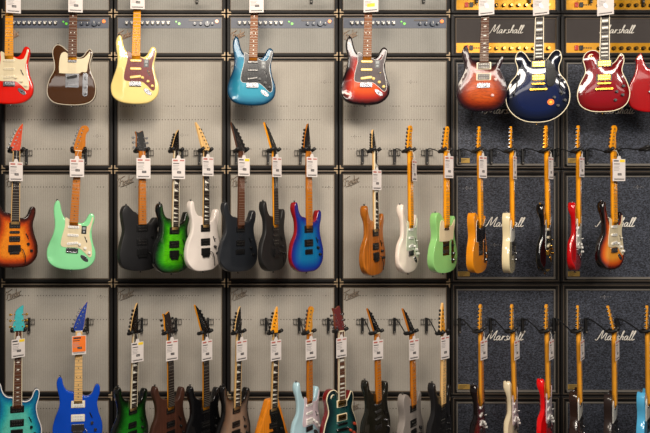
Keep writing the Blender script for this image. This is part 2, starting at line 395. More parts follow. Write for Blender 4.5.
def dark_cab(c, r):
    t, W, H = amp_case(XB[c], XB[c+1], YB[r], YB[r+1], 'speaker_cabinet',
        'dark speaker cabinet with white script logo, %s column, %s' % (['fifth', 'rightmost'][c-4], ['', '', 'directly under the amp heads', 'second row of cabinets', 'third row of cabinets', 'bottom row cut by the frame'][r]),
        'speaker cabinet', 'dark-grilled speaker cabinets')
    case_mesh(t, W, H, (.030, .020, .030), TOLEXM)
    w2, h2 = W/2, H/2
    b = MB(); b.box(-w2+.046, w2-.046, .006, .02, -h2+.04, h2-.052)
    cx_, cz_ = (XB[c]+XB[c+1])/2, (YB[r]+YB[r+1])/2
    for (qx, qy) in STARS:
        if XB[c] < qx < XB[c+1] and YB[r] < qy < YB[r+1]: star(b, (qx-cx_)/S0, -(qy-cz_)/S0, .0060)
    b.build('grille', [SALT, mat('pale_speck', rgb(170, 165, 158), .6)], t)
    b = MB(); frame_bars(b, -w2+.037, w2-.037, -h2+.026, h2-.043, .007, -.001, .014); b.box(-w2+.037, w2-.037, -.003, .014, -h2+.026, -h2+.040)
    b.build('piping', SILVER, t)
    b = MB(); frame_bars(b, -w2+.014, w2-.014, -h2+.012, h2-.012, .003, -.0015, .003); b.build('edge_trim', TRIM, t)
    g = script(MARSH, .284, .0058).build('logo', LOGO_W, t); g.location = (-.012, .0, -.003+h2-.395)
    b = MB(); b.slab(rect(.084, .034, -w2+.087, -h2+.062, .003), .0, .008, .001, 0)
    for k in range(3): b.box(-w2+.056, -w2+.056+.05-.012*k, -.001, .0005, -h2+.069-.009*k, -h2+.0715-.009*k, 1)
    b.build('model_plate', [mat('brass_plate', rgb(196, 160, 84), .35, .4), DARKP], t)
def dark_head(c, r):
    t, W, H = amp_case(XB[c], XB[c+1], YB[r], YB[r+1], 'amplifier_head',
        'amplifier head with gold control panel, %s column, %s' % (['fifth', 'rightmost'][c-4], ['cut by the top edge', 'on top of the cabinets'][r]),
        'amplifier', 'gold-panelled amplifier heads')
    case_mesh(t, W, H, (.026, .020, .026), TOLEXM)
    w2, h2 = W/2, H/2; ph = .070; z0 = -h2+.024
    b = MB(); b.box(-w2+.036, w2-.036, .004, .02, z0+ph, h2-.036); b.build('front_cloth', mat('brown_black_cloth', rgb(62, 56, 54), .7, bump=.3, bscale=600), t)
    b = MB(); b.box(-w2+.036, w2-.036, .003, .02, z0, z0+ph); pn = b.build('control_panel', GOLDP, t)
    b = MB(); frame_bars(b, -w2+.030, w2-.030, z0-.003, h2-.030, .004, -.001, .014); b.box(-w2+.014, w2-.014, -.0015, .004, h2-.014, h2-.010)
    b.build('piping', TRIM, t)
    for i in range(9):
        x = -w2+.26+i*.052
        b = MB(); b.cyl((x, .003, z0+ph*.45), (0, -1, 0), .014, .016, 16, 0, .012); b.cyl((x, -.013, z0+ph*.45), (0, -1, 0), .009, .002, 14, 1)
        b.build('knob', [BLK, GOLD], pn)
    for i, (x, cc) in enumerate(((.075, 0), (.108, 1))):
        b = MB(); b.slab(rect(.024, .034, -w2+.04+x-.01, z0+ph*.5, .002), -.006, .004, .002)
        b.build('rocker_switch', mat('red_switch', rgb(200, 50, 30), .3) if cc == 0 else BLK, pn)
    b = MB()
    for i in range(4): b.box(-w2+.155+i*.016, -w2+.165+i*.016, .001, .003, z0+ph*.45, z0+ph*.55)
    b.build('panel_text', DARKP, pn)
    g = script(MARSH, .25, .006).build('logo', LOGO_W, t); g.location = (-.0, .0, .012-h2*0)
    b = MB()
    for i in range(30): b.cyl((-w2+.20+i*.016, .0042, h2-.062), (0, -1, 0), .0022, .0006, 6)
    b.build('vent_holes', BLK, t)
for c in range(6):
    for r in range(6):
        if c < 4: (silver_head if r < 2 else silver_cab)(c, r)
        else: (dark_head if r < 2 else dark_cab)(c, r)

# ------------------------------------------------------------------ guitars
OUT = {
 'strat': [(0, 0), (-9.5, 1.1), (-14.8, 5), (-16.3, 11), (-15.0, 17), (-12.6, 24), (-12.2, 30), (-13.2, 36), (-13.6, 40), (-13.0, 43.2), (-11.7, 44.9), (-10.3, 44.6), (-9.4, 42.4), (-8.7, 39.4), (-7.6, 36.2), (-6.0, 33.8), (-4.4, 32.8), (-3.2, 32.6), (3.4, 31.2), (5.4, 31.3), (7.0, 32.6), (8.2, 35), (9.5, 37.3), (11.2, 37.9), (12.8, 36.6), (13.2, 33.6), (12.2, 29), (12, 25), (13.2, 18.6), (15.3, 12.3), (14.4, 5.8), (9, 1.2)],
 'tele': [(0, 0), (-10.5, 1.1), (-15.3, 4.8), (-16.5, 10.3), (-15, 17), (-12.2, 22.5), (-12, 27), (-13.3, 33), (-12.7, 37.3), (-10.2, 39.6), (-6.8, 38.6), (-3.6, 36), (3.2, 31.6), (6.6, 32.3), (9, 35.3), (11.2, 37.2), (13, 35), (12.6, 32), (11.6, 27.5), (12.2, 22.5), (14.8, 16), (15.8, 10.3), (14.4, 4.6), (9.5, 1.1)],
 'super': [(0, 0), (-9.2, .9), (-14.6, 5), (-16.3, 11.5), (-14.8, 19), (-12.2, 26.5), (-12.1, 32.5), (-13.5, 38), (-14.0, 42), (-13.3, 44.8), (-11.8, 45.8), (-10.5, 44.4), (-9.9, 41.8), (-9.0, 39.3), (-7.4, 37.2), (-5.4, 36.2), (-3.4, 35.9), (3.4, 33.0), (5.8, 32.7), (7.8, 33.5), (9.2, 35.4), (10.2, 38.2), (11.3, 40), (13, 40.1), (14.1, 38.3), (13.8, 34.2), (12.4, 28.6), (13.4, 22.2), (15.9, 14.2), (15.0, 6), (9, .9)],
 'wolf': [(0, 0), (-8, .8), (-14.4, 4), (-16.2, 11), (-15, 18), (-12.9, 26), (-13.8, 33), (-14.3, 38.2), (-12.9, 41.8), (-10.4, 43), (-8.3, 41.4), (-6, 39.2), (-3.4, 37.8), (3.4, 31), (5.6, 30.6), (7.6, 31.8), (9.4, 34.2), (11.6, 34.8), (13.3, 33.2), (13.1, 29.5), (12.6, 26), (14.6, 18), (16, 11), (14.4, 4), (8, .8)],
 'prs': [(0, 0), (-8, 1), (-13.6, 4.8), (-16.2, 11), (-15.2, 18.5), (-11.9, 26), (-11.5, 31), (-12.8, 36), (-13.2, 39.8), (-12.2, 42.4), (-10.7, 42.8), (-9.5, 40.6), (-8.5, 37), (-6.6, 33.8), (-3.4, 32.4), (3.4, 29.8), (5.4, 29.6), (7.4, 31), (8.8, 33.4), (10.3, 35.4), (11.8, 35.2), (11.8, 32.6), (10.5, 29.6), (10.3, 26.6), (12.9, 20.5), (14.8, 13), (13, 5.4), (8, 1)],
 'semi': [(0, 0), (-8, 1), (-15, 5), (-19.6, 11.5), (-20.3, 19), (-17.8, 26.5), (-14, 31.5), (-13.2, 36), (-14.8, 41.5), (-13.6, 46), (-10.8, 47), (-8, 45), (-5.6, 41.4), (-3.4, 40), (3.4, 40), (5.6, 41.4), (8, 45), (10.8, 47), (13.6, 46), (14.8, 41.5), (13.2, 36), (14, 31.5), (17.8, 26.5), (20.3, 19), (19.6, 11.5), (15, 5), (8, 1)],
 'lp': [(0, 0), (-8, .8), (-14.2, 4.6), (-16.4, 11.5), (-14.8, 19), (-11.6, 26), (-12.2, 31), (-13.2, 35), (-11.6, 39), (-8, 40.8), (-3.6, 39.6), (3.2, 31.6), (6.2, 32.2), (8.3, 34.8), (10.2, 37.7), (12, 36.4), (12.5, 32.5), (11.4, 26.5), (14.6, 19), (16.4, 11.5), (14.2, 4.6), (8, .8)],
 'sg': [(0, 0), (-8, .6), (-14.2, 3.6), (-16.6, 10), (-15.8, 18), (-12.8, 26), (-12, 32), (-12.2, 36), (-9.6, 39.5), (-8.4, 37), (-7.4, 33), (-6, 30), (-3.6, 28.6), (3.6, 28.6), (6, 30), (7.4, 33), (8.4, 37), (9.6, 39.5), (12.2, 36), (12, 32), (12.8, 26), (15.8, 18), (16.6, 10), (14.2, 3.6), (8, .6)],
 'vee': [(0, 12.5), (-3, 10.5), (-9.5, 2.5), (-14, -4), (-17.6, -4.6), (-19, -1), (-16.2, 7), (-10.6, 21), (-6.4, 31.5), (-4.8, 35.4), (-3, 36.4), (3, 36.4), (4.8, 35.4), (6.4, 31.5), (10.6, 21), (16.2, 7), (19, -1), (17.6, -4.6), (14, -4), (9.5, 2.5), (3, 10.5)],
}
PG = {
 'strat': [(-5.4, 34.4), (-5.6, 28.6), (-7.2, 21), (-7.4, 16.2), (-4.6, 14.9), (3.6, 14.9), (7.6, 12.4), (11.2, 9.2), (12.9, 10.4), (12.4, 16.5), (10.6, 24), (11.6, 30), (12.4, 34.6), (11.6, 35.6), (10.9, 33), (9.2, 29.6), (6, 29.2), (3, 30.6), (0, 31)],
 'tele': [(-4.4, 34.6), (-7.4, 33.6), (-8.6, 28.5), (-8.6, 22), (-7.4, 20.8), (4, 20.8), (6.2, 21.8), (9.4, 22), (10.2, 27), (11.4, 32), (11.2, 35), (9.4, 33), (6.4, 30.7), (0, 31)],
}
HEEL = {'strat': 31.2, 'tele': 31.2, 'super': 30.5, 'wolf': 30.6, 'prs': 31.4, 'semi': 41, 'lp': 33.8, 'sg': 31, 'vee': 31}
BR = {'strat': 14, 'tele': 14.5, 'super': 14.2, 'wolf': 14, 'prs': 17.4, 'semi': 25, 'lp': 18.4, 'sg': 17, 'vee': 15}
HEAD = {
 'strat': [(-2.1, -.4), (-3.1, 1.4), (-3.1, 3.2), (-1.7, 9), (-.2, 14.2), (1.2, 16.4), (3.8, 17), (5.6, 15.6), (5.7, 13.6), (4.5, 12), (4.0, 9), (4.2, 5.2), (4.0, 2.6), (2.4, .9), (2.1, -.4)],
 'tele': [(-2.1, -.4), (-2.8, 1.4), (-2.7, 3.4), (-1.3, 9), (.1, 13.8), (1.5, 16), (3.3, 16.2), (4.3, 14.4), (3.5, 11), (3, 6), (3, 2.6), (2.3, .8), (2.1, -.4)],
 'point': [(-2.1, -.4), (-3.9, 1.6), (-3.5, 3.4), (-1.2, 9.2), (2.0, 15), (4.6, 18.6), (5.4, 18.9), (5.2, 16.5), (4.2, 10), (3.5, 4.6), (2.7, 1.2), (2.1, -.4)],
 'sym': [(-2.1, -.4), (-3.8, 1.8), (-3.9, 5.5), (-3.1, 11.5), (-3.6, 15.3), (-1.2, 14.5), (2.4, 16.2), (3.1, 11.5), (3.9, 5.5), (3.8, 1.8), (2.1, -.4)],
 'slant': [(-2.1, -.4), (-4.2, 1.2), (-3.6, 4), (-2.8, 8), (-2.0, 12.6), (-.6, 14.5), (2.9, 16.8), (3.0, 13), (3.3, 7), (4.2, 1.8), (2.1, -.4)],
}
HEAD['rev'] = [(-x, z) for x, z in HEAD['point']][::-1]
def dist_poly(p, poly):
    best = 1e9
    for i in range(len(poly)):
        a, b = poly[i-1], poly[i]
        dx, dz = b[0]-a[0], b[1]-a[1]; L2 = dx*dx+dz*dz
        t = 0 if L2 == 0 else max(0, min(1, ((p[0]-a[0])*dx+(p[1]-a[1])*dz)/L2))
        d = math.hypot(p[0]-a[0]-dx*t, p[1]-a[1]-dz*t)
        if d < best: best = d
    return best
def inside(p, poly):
    c = False
    for i in range(len(poly)):
        a, b = poly[i-1], poly[i]
        if (a[1] > p[1]) != (b[1] > p[1]) and p[0] < (b[0]-a[0])*(p[1]-a[1])/(b[1]-a[1])+a[0]: c = not c
    return c
OUT['lp'] = [(x*.92, z) for x, z in OUT['lp']]
OUT['semi'] = [(x*.93, z) for x, z in OUT['semi']]
BCACHE = {}
def body_data(kind, T=4.4):
    if kind in BCACHE: return BCACHE[kind]
    out = cw(spline(OUT[kind], 5)); N = len(out)
    r = {'strat': 1.1, 'super': .8, 'wolf': .6, 'tele': .35, 'prs': .5, 'semi': .4, 'lp': .4, 'sg': .8, 'vee': .35}[kind]
    arch = {'prs': 1.0, 'lp': 1.2, 'semi': 1.2, 'wolf': .6}.get(kind, 0)
    fi = inset(out, r)
    xs = [p[0] for p in out]; zs = [p[1] for p in out]
    pts = []
    x = min(xs)
    while x < max(xs):
        z = min(zs)
        while z < max(zs):
            q = (x+random.uniform(-.15, .15), z+random.uniform(-.15, .15))
            if inside(q, fi) and dist_poly(q, fi) > .55: pts.append(q)
            z += 1.5
        x += 1.5
    vc = [Vector(p) for p in fi]+[Vector(p) for p in pts]
    res = delaunay_2d_cdt(vc, [], [list(range(N))], 1, 1e-4)
    cv, cf = res[0], res[2]
    V = []; Fc = []; A = []
    def y_front(d): return -arch*(1-math.exp(-max(0, d)/3.0)) if arch else 0.0
    for p in cv:
        d = dist_poly(p, out); V.append((p[0], y_front(d-r), p[1])); A.append(d)
    for f in cf:
        f = list(f)
        a, b, c = [cv[i] for i in f[:3]]
        s = (b[0]-a[0])*(c[1]-a[1])-(c[0]-a[0])*(b[1]-a[1])
        Fc.append(f if s > 0 else f[::-1])
    n0 = len(V)
    for p in cv: V.append((p[0], T, p[1])); A.append(-2.0)
    for f in list(Fc): Fc.append([n0+i for i in f[::-1]])
    rings = [(fi, 0, .5*r), (inset(out, r*.62), r*.08, .3), (inset(out, r*.29), r*.29, .1), (inset(out, r*.08), r*.62, -.1), (out, r, -.4), (out, T-r, -1.6), (inset(out, r*.29), T-r*.29, -2), (fi, T, -2)]
    b0 = len(V)
    for p, y, a in rings:
        for q in p: V.append((q[0], y, q[1])); A.append(a)
    for k in range(len(rings)-1):
        for i in range(N):
            j = (i+1) % N
            Fc.append([b0+k*N+j, b0+k*N+i, b0+(k+1)*N+i, b0+(k+1)*N+j])
    if kind in ('strat', 'super'):
        sm = lambda a, b_, x: (lambda t_: t_*t_*(3-2*t_))(max(0., min(1., (x-a)/(b_-a))))
        k_ = 1.0 if kind == 'strat' else .7
        W_ = []
        for x, y, z in V:
            fc = 1.5*k_*sm(7, 15.5, -x)*sm(3, 9, z)*(1-sm(16, 25, z))
            bc = 1.9*k_*sm(4, 12, -x)*sm(18, 26, z)*(1-sm(34, 42, z))
            W_.append((x, fc+y*(T-fc-bc)/T, z))
        V = W_
    BCACHE[kind] = (V, Fc, A, out, arch, r)
    return BCACHE[kind]
def head_mats(): pass
GUITARS = []
def guitar(kind, nut, bot, alpha, finish, label, short, board=ROSE, neck=MAPLE, head='strat', headmat=None, hw=CHROME, pickups='sss',
           pgm=None, pum=None, inlay='dot', knobm=None, binding=None, tag=None, sticker=False, tilt=0, bscale=1.0, trem='plain', boardbind=None, pgkind=None, Yn=-.30, hsc=1.0, plate=None, tuner=None, dep=None, extra=None):
    if alpha is None: alpha = 0
    view = math.degrees(math.atan((nut[0]-PX)/F))
    yaw = math.radians(alpha-view)
    loc = at(nut[0], nut[1], Yn)
    S = F/(D+Yn)
    L = (bot[1]-nut[1])/S*100/ (1.0)
    roll = math.atan2(bot[0]-nut[0], bot[1]-nut[1])
    t = bpy.data.objects.new('electric_guitar', None); COL.objects.link(t); t.empty_display_size = .05
    t.location = loc
    t.rotation_euler = (Matrix.Rotation(-roll, 3, 'Y') @ Matrix.Rotation(yaw, 3, 'Z')).to_euler()
    t['label'] = label; t['category'] = 'guitar'
    g0 = lambda: MB(.01, (0, 0, -L))        # body frame: cm, z from the bottom of the body
    h0 = lambda: MB(.01)                    # head frame: cm, z above the nut
    V, Fc, A, out, arch, r = body_data(kind)
    me = bpy.data.meshes.new('body'); me.from_pydata([(x*.01*bscale, y*.01, (z*bscale-L)*.01) for x, y, z in V], [], Fc)
    at_ = me.attributes.new('rim', 'FLOAT', 'POINT'); at_.data.foreach_set('value', A)
    me.polygons.foreach_set('use_smooth', [True]*len(me.polygons)); me.materials.append(finish)
    import bmesh
    bm = bmesh.new(); bm.from_mesh(me); bmesh.ops.remove_doubles(bm, verts=bm.verts, dist=1e-5); bmesh.ops.recalc_face_normals(bm, faces=bm.faces); bm.to_mesh(me); bm.free()
    body = bpy.data.objects.new('body', me); COL.objects.link(body); body.parent = t
    fz = lambda d=5: -arch*(1-math.exp(-d/3.0)) if arch else 0.0
    yt = fz(6)-.02
    if binding:
        b = g0(); o_ = [(x*bscale, z*bscale) for x, z in out]; ii = inset(o_, .42); N = len(o_); v = []; f = []
        for pp, y in ((inset(o_, .5), .06), (ii, -.05), (inset(o_, -.04), -.02), (inset(o_, -.04), .62), (inset(o_, .3), .62)): v += [(x, y, z) for x, z in pp]
        for k in range(4):
            for i in range(N): j = (i+1) % N; f.append([k*N+j, k*N+i, (k+1)*N+i, (k+1)*N+j])
        b.add(v, f, 0, True); b.build('binding', binding, body)
    if pgm:
        b = g0(); b.slab([(x*bscale, z*bscale) for x, z in spline(PG[pgkind or kind], 4)], -.26, .05, .06)
        if pgm in (black_pg, tortd): b.slab(inset([(x*bscale, z*bscale) for x, z in spline(PG[pgkind or kind], 4)], -.2), -.12, .05, .03, 1)
        b.build('pickguard', [pgm, WHT], t)
    yp = (-.26 if pgm else 0)+yt
    heel = HEEL[kind]*bscale; zb = BR[kind]*bscale
    # neck, fretboard
    wn, wh = 2.15, 2.75
    def neck_w(z): return wn+(wh-wn)*(L-z)/(L-heel)
    b = g0(); prof = [(-1, -.75), (-.97, .1), (-.75, .9), (-.35, 1.35), (.35, 1.35), (.75, .9), (.97, .1), (1, -.75)]
    ze = heel-2.0; v = []; f = []
    for k in range(6):
        z = L+.2+(ze-L-.2)*k/5; W = neck_w(z)
        for x, y in prof: v.append((x*W, y, z))
    n = len(prof)
    for k in range(5):
        for i in range(n): j = (i+1) % n; f.append([k*n+i, k*n+j, (k+1)*n+j, (k+1)*n+i])
    f += [list(range(n))[::-1], [5*n+i for i in range(n)]]
    b.add(v, f, 0, True); nk = b.build('neck', neck, t)
    b = g0(); ft = -1.35+min(0, yt+.2)*.5
    b.slab([(-neck_w(L), L), (neck_w(L), L), (neck_w(heel), heel), (-neck_w(heel), heel)], ft, -.7, .12)
    if boardbind:
        for s in (-1, 1):
            b.slab([(s*neck_w(L)-.18, L), (s*neck_w(L)+.18, L), (s*neck_w(heel)+.18, heel), (s*neck_w(heel)-.18, heel)], ft-.02, -.65, 0, 1)
    fb = b
    Ls = L-zb; fz_ = lambda q: L-Ls*(1-2**(-q/12))
    b = fb; q = 1
    while q <= 24 and fz_(q) > heel+.3:
        z = fz_(q); W = neck_w(z)-.05; b.box(-W, W, ft-.11, ft+.02, z-.11, z+.11, 2); q += 1
    nf = q-1; im = PEARL
    if inlay:
        if board in (MAPLE, MAPLEO, PALE, ROAST) and inlay == 'dot': im = DOT
        for k in (3, 5, 7, 9, 12, 15, 17, 19, 21):
            if k > nf: continue
            z = (fz_(k)+fz_(k-1))/2; hh = (fz_(k-1)-fz_(k))*.5; W = neck_w(z)
            if inlay == 'dot':
                for x in ((-1.2, 1.2) if k == 12 else (0,)): b.cyl((x, ft+.05, z), (0, -1, 0), .36, .09, 10, 3)
            elif inlay == 'block': b.box(-W*.72, W*.72, ft-.04, ft+.05, z-hh*.6, z+hh*.6, 3)
            elif inlay == 'shark': b.slab([(-W*.8, z-hh*.75), (-W*.8, z+hh*.75), (W*.85, z-hh*.7)], ft-.04, ft+.05, 0, 3)
            elif inlay == 'bird': b.slab([(-1.1, z), (0, z+hh*.5), (1.3, z+hh*.2), (0, z-hh*.3)], ft-.04, ft+.05, 0, 3)
    fb.build('fretboard', [board, boardbind or board, FRET, im], nk)
    b = h0(); b.box(-2.15, 2.15, ft-.2, -.6, -.1, .35); b.build('nut', BONE if hw is not BLK else BLK, nk)
    # headstock
    Mh = Matrix.Rotation(math.radians(-tilt), 4, 'X') @ Matrix.Translation((0, -.35 if tilt else .05, 0))
    HH = [(x*(.5+.5*hsc), z*hsc) for x, z in HEAD[head]]
    b = h0(); ho = cw(spline(HH, 3)); hm = headmat or neck
    b.slab(ho, -.1, 1.15, .12, 1, M=Mh); b.slab(inset(ho, .1), -.18, 0, .05, 0, M=Mh)
    hs = b.build('headstock', [hm, neck], t)
    tm = tuner or hw
    six = head not in ('sym', 'slant')
    for k in range(6):
        if six:
            sgn = 1 if head == 'rev' else -1
            z = 2.2+k*2.45
            xe = {'strat': -3.0+.265*z, 'tele': -2.9+.25*z, 'point': -4.2+.45*z, 'rev': -4.2+.45*z}[head]*(.5+.5*hsc); z *= hsc
            if head == 'rev': xe = -xe
            xp = xe-sgn*1.15
        else:
            sgn = -1 if k < 3 else 1; z = (2.8+(k % 3)*3.9)*hsc; xe = sgn*3.7; xp = sgn*2.5
        b = h0(); b.cyl((xp, 0, z), (0, -1, 0), .3, .75, 8, M=Mh); b.cyl((xp, -.1, z), (0, -1, 0), .5, .12, 10, M=Mh)
        b.cyl((xe-sgn*.2, .85, z), (sgn, 0, 0), .25, 1.2, 8, M=Mh)
        b.slab(oval(1.7, 1.7, xe+sgn*1.5, z, 12), .3, 1.2, .15, M=Mh)
        b.build('tuner', tm, hs)
    # pickups
    def single(z, ang=0, w_=7.4, m=None):
        b = g0(); o = rot2(rect(w_, 1.7, 0, z, .8, 4), ang, 0, z); b.slab(o, yp-.5, yp+.1, .15)
        for i in range(6):
            x = -2.6+i*1.04; c = rot2([(x, z)], ang, 0, z)[0]; b.cyl((c[0], yp-.48, c[1]), (0, -1, 0), .22, .1, 8, 1)
        b.build('pickup', [m or pum or WHT, STEEL], t)
    def hum(z, ring=None, cover=None, w_=7.2, h=3.7):
        b = g0()
        if ring: b.slab(rect(w_+1.7, h+1.0, 0, z, .4), yp-.3, yp+.3, .12, 1)
        b.slab(rect(w_, h, 0, z, .35), yp-.65, yp+.1, .15)
        for s in (-1, 1):
            for i in range(6): b.cyl((-2.6+i*1.04, yp-.63, z+s*.95), (0, -1, 0), .24, .1, 8, 2)
        b.build('pickup', [cover or pum or BLK, ring or BLK, STEEL], t)
    pz = {'strat': (28.3, 23.0, 17.7), 'super': (28, 23.4, 19), 'wolf': (28, 23.4, 19), 'prs': (29.3, 26, 22.2), 'semi': (38, 33, 29.2), 'lp': (31.5, 27, 22.4), 'sg': (28, 24, 20.5), 'vee': (28.5, 24, 19.5), 'tele': (28.8, 24, 19)}[kind]
    pz = [z*bscale for z in pz]
    if pickups == 'sss': single(pz[0]); single(pz[1]); single(pz[2], 8)
    elif pickups == 'hh': hum(pz[0]); hum(pz[2])
    elif pickups == 'hhr': hum(pz[0], BONE, pum); hum(pz[2], BONE, pum)
    elif pickups == 'hhb': hum(pz[0], BLK, pum); hum(pz[2], BLK, pum)
    elif pickups == 'hsh': hum(pz[0]); single(pz[1], 0, 6.8, BLK); hum(pz[2])
    elif pickups == 'hss': single(pz[0]); single(pz[1]); hum(pz[2])
    elif pickups == 'tele': single(pz[0], 0, 6.0, CHROME); 
    # bridge
    b = g0(); sp_ = -3.6
    if pickups == 'tele':
        b.slab(rect(8.6, 9.6, 0, 16.4, .3), yp+.0 if not pgm else -.22, .05, .05, 0)
        for i in range(6): b.box(-2.9+i*1.04, -2.1+i*1.04, -.8, -.2, 12.9, 14.9, 0, .1)
        b.slab(rot2(rect(7, 1.8, 0, 18.4, .8, 4), 12, 0, 18.4), -.65, 0, .12, 1)
        b.build('bridge', [hw, BLK], t)
    elif trem == 'gibson':
        b.slab(rect(8.0, 1.5, 0, zb, .4), yp-1.3, yp, .2); [b.box(-3.0+i*1.04, -2.3+i*1.04, yp-1.5, yp-1.2, zb-.5, zb+.5) for i in range(6)]
        b.build('bridge', hw, t); b = g0(); b.slab(rect(9.6, 1.7, 0, zb-3.6, .6), yp-1.4, yp, .3); b.cyl((-4.4, yp, zb-3.6), (0, -1, 0), .8, 1.5, 12); b.cyl((4.4, yp, zb-3.6), (0, -1, 0), .8, 1.5, 12)
        b.build('tailpiece', hw, t)
    elif trem == 'floyd':
        b.slab(rect(8.2, 4.6, 0, zb-1.4, .4), yp-.75, yp+.1, .15)
        for i in range(6): b.box(-3.0+i*1.04, -2.2+i*1.04, yp-1.3, yp-.6, zb-3.2, zb+.6, 0, .12)
        b.box(-3.2, 3.2, yp-1.1, yp-.6, zb-5.0, zb-3.6, 0, .1)
        b.tube([(4, yp-1, zb-1.5), (5.2, yp-1.8, zb-2.2), (6.6, yp-2.2, zb-6), (6.8, yp-2.2, zb-11)], .28, 8)
        b.build('bridge', hw, t)
    else:
        b.slab(rect(7.8, 3.0, 0, zb-1.0, .25), yp-.35, .05, .08)
        for i in range(6): b.box(-3.0+i*1.04, -2.15+i*1.04, yp-.8, yp-.3, zb-1.6, zb+.7, 0, .1)
        b.box(-3.6, 3.6, yp-.7, yp-.1, zb-2.5, zb-1.9, 0, .1)
        b.build('bridge', hw, t)
    # controls
    km = knobm or hw
    ks = {'strat': [(4.6, 17.2), (8.3, 14.9), (11.2, 12.0)], 'tele': [], 'super': [(9.2, 15.5), (11.4, 11)], 'wolf': [(7.5, 22.3), (10.6, 17)], 'prs': [(7.2, 20.2), (5.6, 10)],
          'semi': [(9.6, 16), (13.4, 19.2), (11.8, 10.6), (15.8, 14)], 'lp': [(7.2, 12.8), (11, 16.4), (6.6, 7.4), (10.6, 10.6)], 'sg': [(8, 14), (12, 17), (8, 8), (12, 11)], 'vee': [(7.5, 16), (9.6, 11.2)]}[kind]
    if pickups == 'hss' and kind == 'strat': ks = ks[:3]
    for x, z in ks:
        b = g0(); yk = yt if kind not in ('strat',) else -.24
        b.cyl((x*bscale, yk+.1, z*bscale), (0, -1, 0), 1.0, .4, 14); b.cyl((x*bscale, yk-.3, z*bscale), (0, -1, 0), .85, 1.1, 14, 0, .75); b.build('knob', km, t)
    if kind == 'strat' or kind == 'super':
        b = g0(); b.slab(rot2(rect(4.2, .6, 8.4, 20.6, .2), -65, 8.4, 20.6), yt-.4, yt, 0, 1); b.cyl((8.4, yt-.3, 20.6), (.3, -1, .3), .22, 1.5, 8); b.build('selector_switch', [km if kind == 'strat' else BLK, BLK], t)
    if kind == 'strat':
        b = g0(); b.slab(rot2(oval(6.4, 2.9, 8.2, 8.2), -38, 8.2, 8.2), -.2, .05, .08); b.cyl((8.2, -.1, 8.2), (0, -1, 0), .65, .35, 12); b.cyl((8.2, -.3, 8.2), (0, -1, 0), .4, .17, 10, 1)
        b.build('output_jack', [hw, BLK], t)
    if kind == 'tele':
        if pickups == 'tele':
            b = g0(); b.slab(rect(3.4, 15.5, 8.6, 13.6, 1.6, 6), -.22, .05, .06)
            pl = b.build('control_plate', hw, t)
            for z in (12.4, 8.2): b = g0(); b.cyl((8.6, -.2, z), (0, -1, 0), 1.0, 1.5, 16, 0, .95); b.build('knob', hw, pl)
            b = g0(); b.cyl((8.6, -.2, 17.6), (0, -1, .4), .3, 1.6, 8); b.slab(rect(.6, 2.6, 8.6, 17.6, .2), -.3, 0, 0); b.build('selector_switch', [BLK], pl)
        else:
            for z in (14, 9.6): b = g0(); b.cyl((9, 0, z), (0, -1, 0), 1.0, 1.5, 16, 0, .95); b.build('knob', km, t)
    if kind == 'semi':
        for s in (-1, 1):
            b = g0(); q = spline([(s*11.6, 30), (s*12.8, 28.6), (s*12.4, 25), (s*13.6, 21), (s*14.4, 18.2), (s*13.2, 17.4)], 4, closed=False)
            b.tube([(x, -.85 if False else yt+.05+.12*0, z) for x, z in q], .45, 6); b.build('sound_hole', BLKG, t)
        b = g0(); b.slab(spline([(4.6, 40.5), (7.8, 38), (10.6, 32), (9.6, 25), (6.6, 23), (4.8, 26)], 4), yt-.7, yt-.45, .06); b.build('pickguard', mat('black_guard', rgb(14, 14, 15), .12), t)
        b = g0(); b.cyl((7.6, yt-.02, 13.0), (0, -1, 0), 2.0, .12, 24); b.cyl((7.6, yt-.12, 13.0), (0, -1, 0), .8, .05, 16, 1)
        b.build('round_sticker', [ORGP, YELP], t)
    if kind == 'lp':
        b = g0(); b.cyl((-7.4, .0, 36.4), (0, -1, 0), 1.9, .7, 20); b.cyl((-7.4, -.6, 36.4), (0, -1, 0), .3, 1.2, 8, 1); b.build('selector_switch', [BONE, hw], t)
    if sticker:
        b = g0(); b.box(5.2, 8.4, -.34, -.24, 24.2, 29.4); b.box(5.8, 7.8, -.36, -.3, 27.0, 28.6, 1); b.box(6.2, 7.5, -.36, -.3, 25.0, 26.2, 1); b.build('sticker', [mat('black_sticker', rgb(20, 22, 24), .3), mat('grey_print', rgb(150, 155, 155), .5)], t)
    # strings
    b = MB(.01)
    for i in range(6):
        x0 = -1.75+i*.7; x1 = -2.6+i*1.04
        b.tube([(x1, yp-.85 if pickups != 'tele' else -.9, zb-L-.3), (x0, ft-.28, .1)], .028, 4)
        if six:
            sgn = 1 if head == 'rev' else -1; k_ = i if sgn < 0 else 5-i; z = 2.2+k_*2.45
            xe = {'strat': -3.0+.265*z, 'tele': -2.9+.25*z, 'point': -4.2+.45*z, 'rev': 4.2-.45*z}[head]*(.5+.5*hsc); z *= hsc; xp = xe-sgn*1.15
        else:
            sgn = -1 if i < 3 else 1; j = i if i < 3 else 5-i; z = (2.8+j*3.9)*hsc; xp = sgn*2.5
        b.tube([(x0, ft-.28, .1), tuple(Mh @ Vector((xp, -.5, z)))], .022, 4)
    b.build('strings', STEEL, t)
    # strap buttons
    hx = min(OUT[kind], key=lambda p: -p[1] if p[0] < 0 else 99)
    b = g0(); zb0 = 12.6 if kind == 'vee' else 0
    b.cyl((0, 2.2, zb0+.1), (0, 0, -1), .45, 1.0, 10); b.cyl((0, 2.2, zb0-.8), (0, 0, -1), .75, .25, 12); b.build('strap_button', hw, t)
    if kind in ('strat', 'super', 'wolf', 'prs', 'tele'):
        b = g0(); b.cyl((hx[0]*bscale, 2.2, (hx[1]-.4)*bscale), (0, 0, 1), .45, 1.1, 10); b.cyl((hx[0]*bscale, 2.2, (hx[1]+.7)*bscale), (0, 0, 1), .75, .25, 12); b.build('strap_button', hw, t)
